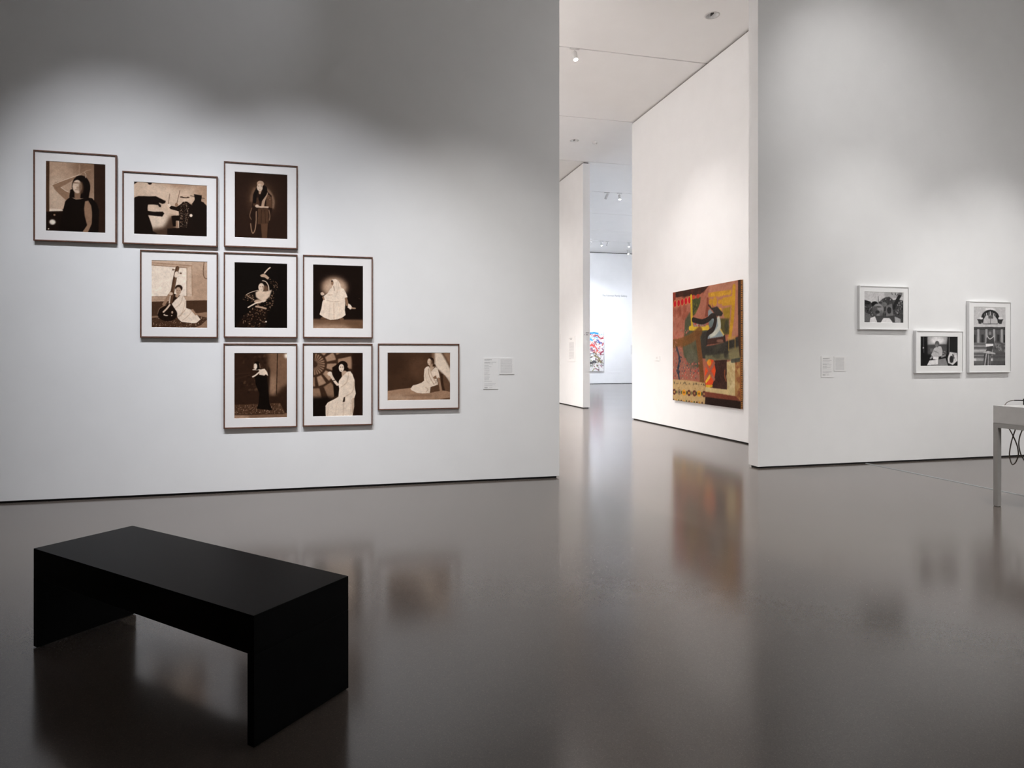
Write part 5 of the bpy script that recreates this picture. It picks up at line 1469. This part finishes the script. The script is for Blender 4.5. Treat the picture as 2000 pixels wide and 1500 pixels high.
def inked_sheet(name, key, width, height, cell, mode, m, parent, gain=INK_GAIN, seed=1):
    """grid in the local XZ plane, centred on x, base at z = 0, facing -Y; colour stored per vertex"""
    nx = int(round(width / cell)) + 1
    spec = (height / width, ARTS[key][1])
    img = np.clip(srgb2lin(paint(spec, nx, mode, seed)) * np.asarray(gain), 0, 0.92)
    ny = img.shape[0]
    xs = np.linspace(-width / 2, width / 2, nx)
    zs = np.linspace(height, 0, ny)
    co = np.zeros((ny, nx, 3))
    co[..., 0] = xs[None, :]
    co[..., 2] = zs[:, None]
    idx = np.arange(nx * ny).reshape(ny, nx)
    q = np.stack([idx[1:, :-1], idx[1:, 1:], idx[:-1, 1:], idx[:-1, :-1]], -1).reshape(-1, 4)
    me = bpy.data.meshes.new(name)
    me.vertices.add(nx * ny)
    me.vertices.foreach_set('co', co.reshape(-1))
    me.loops.add(q.size)
    me.loops.foreach_set('vertex_index', q.reshape(-1).astype(np.int32))
    me.polygons.add(len(q))
    me.polygons.foreach_set('loop_start', np.arange(0, q.size, 4, dtype=np.int32))
    try:
        me.polygons.foreach_set('loop_total', np.full(len(q), 4, dtype=np.int32))
    except Exception:
        pass
    me.update(calc_edges=True)
    at = me.color_attributes.new('ink', 'FLOAT_COLOR', 'POINT')
    rgba = np.ones((nx * ny, 4), dtype=np.float32)
    rgba[:, :3] = img.reshape(-1, 3)
    at.data.foreach_set('color', rgba.reshape(-1))
    return link(name, me, m, parent)


def ring(bm, x0, x1, z0, z1, wdt, y0, y1, bevel=0.0):
    """mitred rectangular ring in the XZ plane from depth y0 (front) to y1 (back)"""
    o = [(x0, z0), (x1, z0), (x1, z1), (x0, z1)]
    i = [(x0 + wdt, z0 + wdt), (x1 - wdt, z0 + wdt), (x1 - wdt, z1 - wdt), (x0 + wdt, z1 - wdt)]
    v = {}
    for nm, pts, y in (('of', o, y0), ('ob', o, y1), ('if', i, y0), ('ib', i, y1)):
        v[nm] = [bm.verts.new((p[0], y, p[1])) for p in pts]
    for k in range(4):
        n = (k + 1) % 4
        bm.faces.new((v['of'][k], v['of'][n], v['if'][n], v['if'][k]))
        bm.faces.new((v['ob'][k], v['ib'][k], v['ib'][n], v['ob'][n]))
        bm.faces.new((v['of'][k], v['ob'][k], v['ob'][n], v['of'][n]))
        bm.faces.new((v['if'][k], v['if'][n], v['ib'][n], v['ib'][k]))


def picture(label, key, x0, x1, z0, z1, px0, px1, pz0, pz1, depth, rail, m_rail, m_mat, mode, cell, group, seed):
    """framed print hung on the wall plane y = YW"""
    cx = (x0 + x1) / 2
    t = thing('framed_photograph', label, 'picture', (cx, YW, z0), 0, group)
    wd, hg = x1 - x0, z1 - z0
    bm = bmesh.new()
    ring(bm, -wd / 2, wd / 2, 0, hg, rail, -depth, -0.002)
    bmesh.ops.recalc_face_normals(bm, faces=bm.faces)
    fr = bm_obj('frame', bm, m_rail, t)
    md = fr.modifiers.new('softened_edges', 'BEVEL')
    md.width = 0.0012
    md.segments = 2
    yb = -depth + 0.009              # front of the mat
    # mat with its window
    bm = bmesh.new()
    ax0, ax1, az0, az1 = px0 - cx, px1 - cx, pz0 - z0, pz1 - z0
    O = [(-wd / 2 + rail * .8, rail * .8), (wd / 2 - rail * .8, rail * .8), (wd / 2 - rail * .8, hg - rail * .8), (-wd / 2 + rail * .8, hg - rail * .8)]
    I = [(ax0, az0), (ax1, az0), (ax1, az1), (ax0, az1)]
    e = 0.003
    B = [(ax0 + e, az0 + e), (ax1 - e, az0 + e), (ax1 - e, az1 - e), (ax0 + e, az1 - e)]
    vo = [bm.verts.new((p[0], yb, p[1])) for p in O]
    vi = [bm.verts.new((p[0], yb, p[1])) for p in I]
    vb = [bm.verts.new((p[0], yb + 0.003, p[1])) for p in B]
    vk = [bm.verts.new((p[0], yb + 0.003, p[1])) for p in O]
    for k in range(4):
        n = (k + 1) % 4
        bm.faces.new((vo[k], vo[n], vi[n], vi[k]))
        bm.faces.new((vi[k], vi[n], vb[n], vb[k]))
        bm.faces.new((vk[n], vk[k], vo[k], vo[n]))
        bm.faces.new((vb[k], vb[n], vk[n], vk[k]))
    bm_obj('mat', bm, m_mat, t)
    p = inked_sheet('print', key, ax1 - ax0, az1 - az0, cell, mode, PRINT, t, seed=seed)
    p.location = ((ax0 + ax1) / 2, yb + 0.0031, az0)
    box('backing_board', -wd / 2 + rail * .8, wd / 2 - rail * .8, yb + 0.004, -0.003, rail * .8, hg - rail * .8, MATBOARD, t)
    box('glazing', -wd / 2 + rail * .7, wd / 2 - rail * .7, yb - 0.004, yb - 0.002, rail * .7, hg - rail * .7, GLAZE, t)
    return t


W_, H_ = 0.717, 0.868
G1 = 'sepia photographs in thin brown frames on the long wall'
PICS = [
    ('brown-framed sepia photograph of a dark-haired figure with one arm raised, leftmost of the group', 'F1', -2.862, 3.368, 0),
    ('wide brown-framed sepia photograph of a huge hand shadow and a hatted figure with two sticks', 'F2', -2.095, 3.218, 1),
    ('brown-framed dark sepia photograph of a standing figure in a headscarf with a soft glow behind', 'F3', -1.163, 3.378, 0),
    ('brown-framed sepia photograph of a seated figure holding a long-necked string instrument by a window', 'F4', -1.937, 2.449, 0),
    ('brown-framed near-black photograph of a dancer with two blades, at the centre of the group', 'F5', -1.165, 2.454, 0),
    ('brown-framed sepia photograph of a white-veiled seated figure in a round spotlight', 'F6', -0.393, 2.456, 0),
    ('brown-framed dark sepia photograph of a figure in a long black dress on a rug', 'F7', -1.167, 1.527, 0),
    ('brown-framed sepia photograph of a white-draped figure beside a wheel-shaped window shadow', 'F8', -0.395, 1.530, 0),
    ('wide brown-framed sepia photograph of a white-draped figure sitting on the ground, nearest the labels', 'F9', 0.379, 1.533, 2),
]
for i, (lab, key, x0, z1, wide) in enumerate(PICS):
    wd = {0: .717, 1: .872, 2: .885}[wide]
    hg = .868 if not wide else .715
    mx = .1
    picture(lab, key, x0, x0 + wd, z1 - hg, z1, x0 + mx, x0 + wd - mx, z1 - hg + .1, z1 - .097, 0.028, 0.0125, WALNUT, MATBOARD, 'sepia', 0.0035, G1, i + 3)
G2 = 'black and white photographs in white frames on the right wall'
picture('white-framed black and white photograph of a shouting crowd, upper left of the three', 'R1', 6.496, 7.275, 1.743, 2.311, 6.578, 7.192, 1.833, 2.234, 0.042, 0.012, WHITEFR, MATWHITE, 'bw', 0.0045, G2, 21)
picture('white-framed black and white photograph of a seated figure with papers, between two others', 'R2', 7.384, 8.163, 1.172, 1.738, 7.465, 8.079, 1.264, 1.660, 0.042, 0.012, WHITEFR, MATWHITE, 'bw', 0.0045, G2, 22)
picture('tall white-framed black and white photograph of a domed building with a figure on its steps', 'R3', 8.261, 8.985, 1.174, 2.144, 8.346, 8.894, 1.267, 2.067, 0.042, 0.012, WHITEFR, MATWHITE, 'bw', 0.0045, G2, 23)

# ------------------------------------------------------------------ wall labels (card with lines of print too small to read)


def text_lines(parent, x0, z_top, lines, m, y, hgt):
    """rows of word-sized dashes; lines = (dz from top, length, m or None)"""
    bm = bmesh.new()
    rr = random.Random(int(abs(z_top) * 1000) + len(lines))
    for dz, L in lines:
        x = x0
        while x < x0 + L - 0.004:
            wl = min(rr.uniform(.006, .018), x0 + L - x)
            z = z_top - dz
            v = [bm.verts.new(p) for p in ((x, y, z), (x + wl, y, z), (x + wl, y, z - hgt), (x, y, z - hgt))]
            bm.faces.new(v)
            x += wl + .0025
    o = bm_obj('printed_lines', bm, m, parent)
    o['kind'] = 'stuff'
    return o


def card(label, x0, x1, z0, z1, blocks, group):
    t = thing('wall_label', label, 'label', ((x0 + x1) / 2, YW, z0), 0, group)
    wd, hg = x1 - x0, z1 - z0
    box('card', -wd / 2, wd / 2, -0.005, -0.0005, 0, hg, PANEL, t, 0.0006)
    for (dx, lines, m, h) in blocks:
        text_lines(t, -wd / 2 + dx, hg, lines, m, -0.0054, h)
    return t


G3 = 'white wall labels'
card('tall white wall label with short lists of print, right of the brown frames', 1.537, 1.707, 1.028, 1.382, [
    (.014, [(.022, .085)], INK, .006),
    (.014, [(.050, .135), (.058, .06)], INK, .004),
    (.014, [(.034, .055), (.070, .10), (.086, .055), (.103, .085), (.115, .058), (.127, .058), (.145, .057), (.162, .06), (.174, .045), (.187, .065), (.207, .057), (.222, .064), (.236, .055), (.248, .055), (.266, .09)], INK, .0026),
    (.014, [(.292, .13), (.303, .12), (.314, .09)], INKMID, .004),
    (.014, [(.333, .036), ], INK, .008), (.07, [(.335, .035)], INKMID, .005)], G3)
card('small square wall label with one paragraph, right of the tall label', 1.721, 1.894, 1.192, 1.379, [
    (.016, [(.016 + .0107 * k, .135 if k < 14 else .13) for k in range(15)], INKMID, .005)], G3)
card('tall white wall label with bold lines, left of the three white frames', 5.948, 6.134, 1.125, 1.394, [
    (.024, [(.024, .10)], INK, .007),
    (.024, [(.051, .13), (.099, .13), (.103, .06), (.121, .13), (.127, .06), (.142, .12), (.147, .06)], INK, .0035),
    (.024, [(.033, .08), (.066, .105), (.085, .09), (.170, .125)], INKMID, .004),
    (.024, [(.192, .13), (.200, .13), (.209, .09)], INKMID, .005),
    (.022, [(.232, .04)], INK, .009), (.078, [(.233, .04)], INKMID, .007)], G3)
card('small wall label with one paragraph, between the bold label and the white frames', 6.142, 6.322, 1.202, 1.394, [
    (.020, [(.018 + .0107 * k, .13) for k in range(15)], INKMID, .005)], G3)


def card_x(label, y_near, y_far, z0, z1, blocks, group):
    """label on the walls that run away from the viewer (plane x = XP)"""
    t = thing('wall_label', label, 'label', (XP, (y_near + y_far) / 2, z0), -math.pi / 2, group)
    wd, hg = y_far - y_near, z1 - z0
    box('card', -wd / 2, wd / 2, -0.008, -0.0005, 0, hg, PANEL, t, 0.0006)
    for (dx, lines, m, h) in blocks:
        text_lines(t, -wd / 2 + dx, hg, lines, m, -0.0084, h)
    return t


card_x('tall text panel with two paragraphs on the wall seen through the passage', 16.643, 17.167, 1.240, 1.951, [
    (.13, [(.05, .17), (.078, .15)], INK, .016), (.03, [(.055, .05)], INKMID, .02),
    (.06, [(.17 + .022 * k, .38) for k in range(11)], INKMID, .011), (.06, [(.43 + .022 * k, .38 if k < 9 else .18) for k in range(10)], INKMID, .011)], G3)
card_x('text panel at the edge of the long wall, half hidden, seen through the passage', 17.87, 18.40, 1.146, 2.052, [
    (.06, [(.08 + .022 * k, .38) for k in range(30)], INKMID, .011)], G3)
card_x('tiny white label on the wall left of the large painting', 11.82, 12.03, 1.302, 1.392, [
    (.05, [(.018, .09), (.03, .05), (.045, .10)], INKMID, .007)], G3)
t = thing('wall_label', 'small label low on the bright far wall beside the passage edge', 'label', (14.32, YFAR, 1.326), 0, G3)
box('card', -.12, .12, -0.008, -0.0005, 0, .673, PANEL, t, .0006)
text_lines(t, -.09, .62, [(.03 * k, .17) for k in range(16)], INKMID, -0.0084, .014)

# direction sign on the end of the wall beyond : two lines with a small arrow each
t = thing('direction_sign', 'two tiny dark lines with arrows on the wall end', 'sign', ((6.281 + 6.448) / 2, YL, 1.94), 0)


def quad(bm, x0, x1, z0, z1, y):
    bm.faces.new([bm.verts.new(p) for p in ((x0, y, z0), (x1, y, z0), (x1, y, z1), (x0, y, z1))])


for z in (.064, .014):
    bm = bmesh.new()
    for k in range(3):
        quad(bm, -.018 + k * .025, .002 + k * .025, z, z + .022, -0.002)
    bm_obj('text_row', bm, VINYL, t)['kind'] = 'stuff'
for (x, z, s) in ((.072, .075, 1), (-.06, .026, -1)):
    bm = bmesh.new()
    bm.faces.new([bm.verts.new(p) for p in ((x - .012 * s, -0.002, z - .012), (x + .014 * s, -0.002, z), (x - .012 * s, -0.002, z + .012))])
    bm_obj('arrow', bm, VINYL, t)

# lettering on the far wall
cu = bpy.data.curves.new('lettering', 'FONT')
cu.body = 'The Fuhrman Family Gallery'
cu.size = 0.125
cu.extrude = 0.002
tmp = bpy.data.objects.new('lettering', cu)
col.objects.link(tmp)
bpy.context.view_layer.update()
dg = bpy.context.evaluated_depsgraph_get()
me = bpy.data.meshes.new_from_object(tmp.evaluated_get(dg))
bpy.data.objects.remove(tmp, do_unlink=True)
xs = [v.co.x for v in me.vertices]
sx = 1.345 / (max(xs) - min(xs))
for v in me.vertices:
    v.co = Vector(((v.co.x - min(xs)) * sx, v.co.y * sx, v.co.z))
me.materials.clear()
lt = thing('wall_lettering', 'grey line of lettering naming the gallery on the far wall', 'lettering', (12.69, YFAR - 0.003, 4.385))
lo = link('letters', me, VINYL, lt)
lo.rotation_euler = (math.pi / 2, 0, 0)
lo['kind'] = 'stuff'

# ------------------------------------------------------------------ the large painting and the far one
PY0, PY1, PZ0, PZ1 = 9.070, 11.237, 0.549, 2.624
t = thing('large_painting', 'large unframed abstract painting in red, pink, yellow and black on the passage wall', 'painting', (XP, (PY0 + PY1) / 2, PZ0), -math.pi / 2)
wd, hg = PY1 - PY0, PZ1 - PZ0
box('stretcher', -wd / 2 + .002, wd / 2 - .002, -0.038, -0.006, .002, hg - .002, mat('raw_stretcher_canvas', (.35, .17, .06), .8, noise=.2, nscale=30), t)
p = inked_sheet('canvas', 'BIG', wd, hg, 0.009, 'rgb', OIL, t, gain=(0.84, 0.78, 0.66), seed=5)
p.location = (0, -0.0395, 0)
side = bmesh.new()
add_box(side, wd / 2 - .003, wd / 2, -0.0394, -0.006, 0, hg)
bm_obj('canvas_edge', side, mat('orange_patterned_edge', (.52, .22, .045), .8, noise=.1, nscale=12), t)
bm = bmesh.new()
for k in range(60):
    z = hg * (k + .5) / 60
    add_box(bm, wd / 2 - .001, wd / 2 + .0006, -0.036 if k % 2 else -0.030, -0.010, z - .006, z + .004 + .006 * (k % 3 == 0))
o = bm_obj('edge_pattern', bm, mat('dark_print_on_edge', (.05, .025, .015), .8, noise=.1), t)
o['kind'] = 'stuff'

FX1 = 12.745
t = thing('gestural_painting', 'white canvas with loose blue, red and olive brushstrokes on the far wall', 'painting', (FX1 - .75, YFAR, 0.637), 0)
box('stretcher', -.75, .75, -0.055, -0.006, 0, 2.05, CANVASSIDE, t, .002)
p = inked_sheet('canvas', 'FAR', 1.496, 2.046, 0.0125, 'rgb', OIL, t, gain=1.0, seed=8)
p.location = (0, -0.0556, .002)

# ------------------------------------------------------------------ bench
BL, BW, BH = 1.576, 0.479, 0.4754
t = thing('bench', 'low black bench with a thick seat and two slab ends', 'bench', (-0.7063, 3.1297, 0), -0.7648)
z0 = 0.006
pt = .035
box('seat', -BL / 2 + .0005, BL / 2 - .0005, -BW / 2, BW / 2, BH - .142, BH, BENCH, t, .0015)
for s in (-1, 1):
    xa, xb = (-BL / 2, -BL / 2 + pt) if s < 0 else (BL / 2 - pt, BL / 2)
    e = box('end_panel', xa, xb, -BW / 2, BW / 2, z0, BH - .1425, BENCH, t, .0012)
    for sy in (-1, 1):
        bm = bmesh.new()
        yc = sy * (BW / 2 - .03)
        add_tube(bm, [((xa + xb) / 2, yc, 0), ((xa + xb) / 2, yc, z0 + .002)], .012, 12)
        bm_obj('glide', bm, RUBBER, e)

# ------------------------------------------------------------------ table at the right edge
TX0, TX1, TY0, TY1 = 5.920, 6.780, 3.55, 4.738
ZT = 0.938
t = thing('display_table', 'light grey display table with slim square steel legs at the right edge', 'table', ((TX0 + TX1) / 2, (TY0 + TY1) / 2, 0))
hx, hy = (TX1 - TX0) / 2, (TY1 - TY0) / 2
box('table_body', -hx, hx, -hy, hy, .776, ZT - .006, GREY, t, .002)
box('table_top', -hx, hx, -hy, hy, ZT - .0058, ZT, TOPGREY, t, .0015)
rl = .042
bm = bmesh.new()
for (a, b, c, d) in ((-hx, hx, -hy, -hy + rl), (-hx, hx, hy - rl, hy), (-hx, -hx + rl, -hy + rl, hy - rl), (hx - rl, hx, -hy + rl, hy - rl)):
    add_box(bm, a, b, c, d, .734, .7755)
bm_obj('frame', bm, LEGGREY, t)
for sx_ in (-1, 1):
    for sy_ in (-1, 1):
        xa = -hx if sx_ < 0 else hx - rl
        ya = -hy if sy_ < 0 else hy - rl
        l = box('leg', xa, xa + rl, ya, ya + rl, .004, .7339, LEGGREY, t, .001)
        box('foot', xa + .003, xa + rl - .003, ya + .003, ya + rl - .003, 0, .0045, RUBBER, l)

# black box standing on it with its lead
t = thing('player_box', 'small black electronic box on the grey table top', 'electronics', (6.285, 4.635, ZT))
box('housing', -.075, .075, -.055, .055, .003, .062, RUBBER, t, .004)
for sx_ in (-1, 1):
    for sy_ in (-1, 1):
        bm = bmesh.new()
        add_tube(bm, [(sx_ * .062, sy_ * .042, 0), (sx_ * .062, sy_ * .042, .004)], .008, 10)
        bm_obj('foot', bm, DARKM, t)
bm = bmesh.new()
sr = [(6.212, 4.690, .9825), (6.19, 4.70, .9830), (6.147, 4.72, .9825)]
pts = [Vector(p) - Vector((6.285, 4.635, ZT)) for p in catmull(sr, 12)]
add_tube(bm, pts, [.0042 + .0012 * (k % 2) for k in range(len(pts))], 10)
bm_obj('strain_relief', bm, RUBBER, t)
bm = bmesh.new()
pts = [Vector(p) - Vector((6.285, 4.635, ZT)) for p in catmull([(6.150, 4.719, .9825), (6.111, 4.730, .9775), (6.087, 4.742, .961), (6.072, 4.748, .941), (6.060, 4.752, .928)], 8)]
add_tube(bm, pts, .0032, 8)
bm_obj('lead', bm, CABLE, t)


def cable(label, pts, group):
    bm = bmesh.new()
    add_tube(bm, catmull(pts, 8), .0050, 8)
    o = bm_obj('hanging_cable', bm, CABLE, None, smooth=True)
    tag(o, label, 'cable', group)
    return o


X_ = 6.05
L1 = [(4.636, .745), (4.637, .720), (4.669, .617), (4.688, .519), (4.690, .462), (4.678, .411), (4.662, .392), (4.636, .418), (4.618, .468), (4.611, .511), (4.623, .576), (4.655, .652), (4.695, .725), (4.700, .748)]
cable('brown cable hanging in a closed teardrop loop under the grey table', [(X_ + .0006 * k * (1 if k < 9 else 0.4), y, z) for k, (y, z) in enumerate(L1)], 'cables under the table')
L2 = [(4.594, .748), (4.596, .725), (4.618, .661), (4.628, .598), (4.623, .543), (4.609, .493), (4.586, .454), (4.559, .421), (4.50, .38), (4.42, .40), (4.36, .52), (4.33, .748)]
cable('brown cable sweeping down towards the right under the grey table', [(X_ + .03, y, z) for y, z in L2], 'cables under the table')

# cover strip across the floor
bm = bmesh.new()
prof = [(-.016, 0), (-.010, .005), (.010, .005), (.016, 0)]
ra = [bm.verts.new((6.645 + x, YW + .009, z + .0002)) for x, z in prof]
rb = [bm.verts.new((6.645 + x, 4.20, z + .0002)) for x, z in prof]
for k in range(3):
    bm.faces.new((ra[k], ra[k + 1], rb[k + 1], rb[k]))
bm.faces.new(ra)
bm.faces.new(list(reversed(rb)))
bm.faces.new((ra[3], ra[0], rb[0], rb[3]))
tag(bm_obj('floor_cable_cover', bm, ALU), 'thin metal cover strip crossing the floor from the right wall', 'cable cover')

# ------------------------------------------------------------------ ceiling fittings


def cyl_between(bm, a, b, r0, r1, seg=16):
    add_tube(bm, [a, b], [r0, r1], seg)


def track_spot(label, x, y, aim, lit, group='white track spotlights'):
    t = thing('track_spotlight', label, 'spotlight', (x, y, ZC), 0, group)
    box('track_adapter', -.085, .085, -.016, .016, -.022, .0, WHITEMETAL, t, .002)
    bm = bmesh.new()
    cyl_between(bm, (0, 0, -.018), (0, 0, -.075), .007, .007, 10)
    bm_obj('stem', bm, WHITEMETAL, t)
    piv = Vector((0, 0, -.10))
    d = (Vector(aim) - (Vector((x, y, ZC)) + piv)).normalized()
    a, b = piv - d * .035, piv + d * .115
    bm = bmesh.new()
    add_tube(bm, [a - d * .012, a, b, b + d * .002], [.028, .040, .040, .037], 20)
    bm_obj('housing', bm, WHITEMETAL, t)
    bm = bmesh.new()
    cyl_between(bm, b + d * .0021, b + d * .005, .034, .034, 20)
    bm_obj('lens', bm, LENS if lit else LENSOFF, t)
    for L in LIGHTS:
        if L[0] == (x, y):
            spot(Vector((x, y, ZC)) + b + d * .02, L[1], L[2], L[3], L[4], L[5], .035, t)
    return t


track_spot('lit white track spotlight on the near ceiling slot of the middle gallery', 3.81, 10.16, (4.2, 8.6, 2.0), True)
track_spot('unlit white track spotlight beside a lit one, midway down the far gallery', 8.17, 18.88, (6.5, 22.0, 1.0), False)
track_spot('lit white track spotlight midway down the far gallery', 8.60, 18.88, (8.2, 17.2, 1.0), True)
track_spot('unlit white track spotlight right at the wall end, on the farthest ceiling slot', 10.87, 26.95, (10.5, 30.0, 1.0), False)
track_spot('lit white track spotlight on the left of the farthest ceiling slot', 11.405, 26.95, (10.9, 25.2, 1.0), True)
track_spot('unlit white track spotlight between two lit ones on the farthest ceiling slot', 11.69, 26.95, (11.8, 29.9, 1.5), False)
track_spot('lit white track spotlight on the right of the farthest ceiling slot', 12.73, 26.95, (12.2, 25.2, 1.0), True)
track_spot('lit white track spotlight nearest the far wall', 13.62, 28.9, (13.2, 27.0, 1.0), True)


def downlight(label, x, y, r):
    t = thing('recessed_downlight', label, 'downlight', (x, y, ZC), 0, 'recessed ceiling downlights')
    bm = bmesh.new()
    n = 32
    P = [(r + .012, -.003), (r + .012, 0.0), (r - .006, -.006), (r - .006, .004)]
    prof = [(r + .014, -.0005), (r + .012, -.005), (r - .004, -.006), (r - .008, .0)]
    rows = [[bm.verts.new((a * math.cos(k * 2 * math.pi / n), a * math.sin(k * 2 * math.pi / n), z)) for k in range(n)] for a, z in prof]
    for a, b in zip(rows, rows[1:]):
        for k in range(n):
            bm.faces.new((a[k], a[(k + 1) % n], b[(k + 1) % n], b[k]))
    bm_obj('trim_ring', bm, WHITEMETAL, t, smooth=True)
    bm = bmesh.new()
    prof = [(r - .008, -.001), (r - .014, .03), (r - .03, .06), (.02, .075)]
    rows = [[bm.verts.new((a * math.cos(k * 2 * math.pi / n), a * math.sin(k * 2 * math.pi / n), z)) for k in range(n)] for a, z in prof]
    for a, b in zip(rows, rows[1:]):
        for k in range(n):
            bm.faces.new((a[k], a[(k + 1) % n], b[(k + 1) % n], b[k]))
    bm.faces.new(rows[-1])
    bm_obj('reflector', bm, CHROME, t, smooth=True)
    box('baffle', -.004, .004, -.045, .045, .006, .05, DARKM, t)
    bm = bmesh.new()
    add_tube(bm, [(0.03, 0, .072), (0.03, 0, .055), (.03, 0, .04), (.03, 0, .034)], [.014, .026, .022, .006], 14)
    bm_obj('bulb', bm, mat('frosted_bulb', (.75, .75, .74), .4, noise=.02), t, smooth=True)
    return t


downlight('round recessed downlight in the near ceiling panel above the large painting', 5.482, 8.700, .098)
downlight('round recessed downlight in the ceiling above the gap between the walls', 5.446, 14.520, .098)
t = thing('ceiling_sensor', 'small white dome sensor on the ceiling beside the farther downlight', 'sensor', (5.963, 14.531, ZC))
bm = bmesh.new()
add_tube(bm, [(0, 0, 0), (0, 0, -.012), (0, 0, -.03), (0, 0, -.042), (0, 0, -.046)], [.06, .058, .048, .028, .006], 24)
bm_obj('dome', bm, WHITEMETAL, t, smooth=True)
bm = bmesh.new()
add_tube(bm, [(.045, -.03, -.012), (.045, -.03, -.05)], [.012, .010], 10)
bm_obj('detector_head', bm, GREY, t, smooth=True)
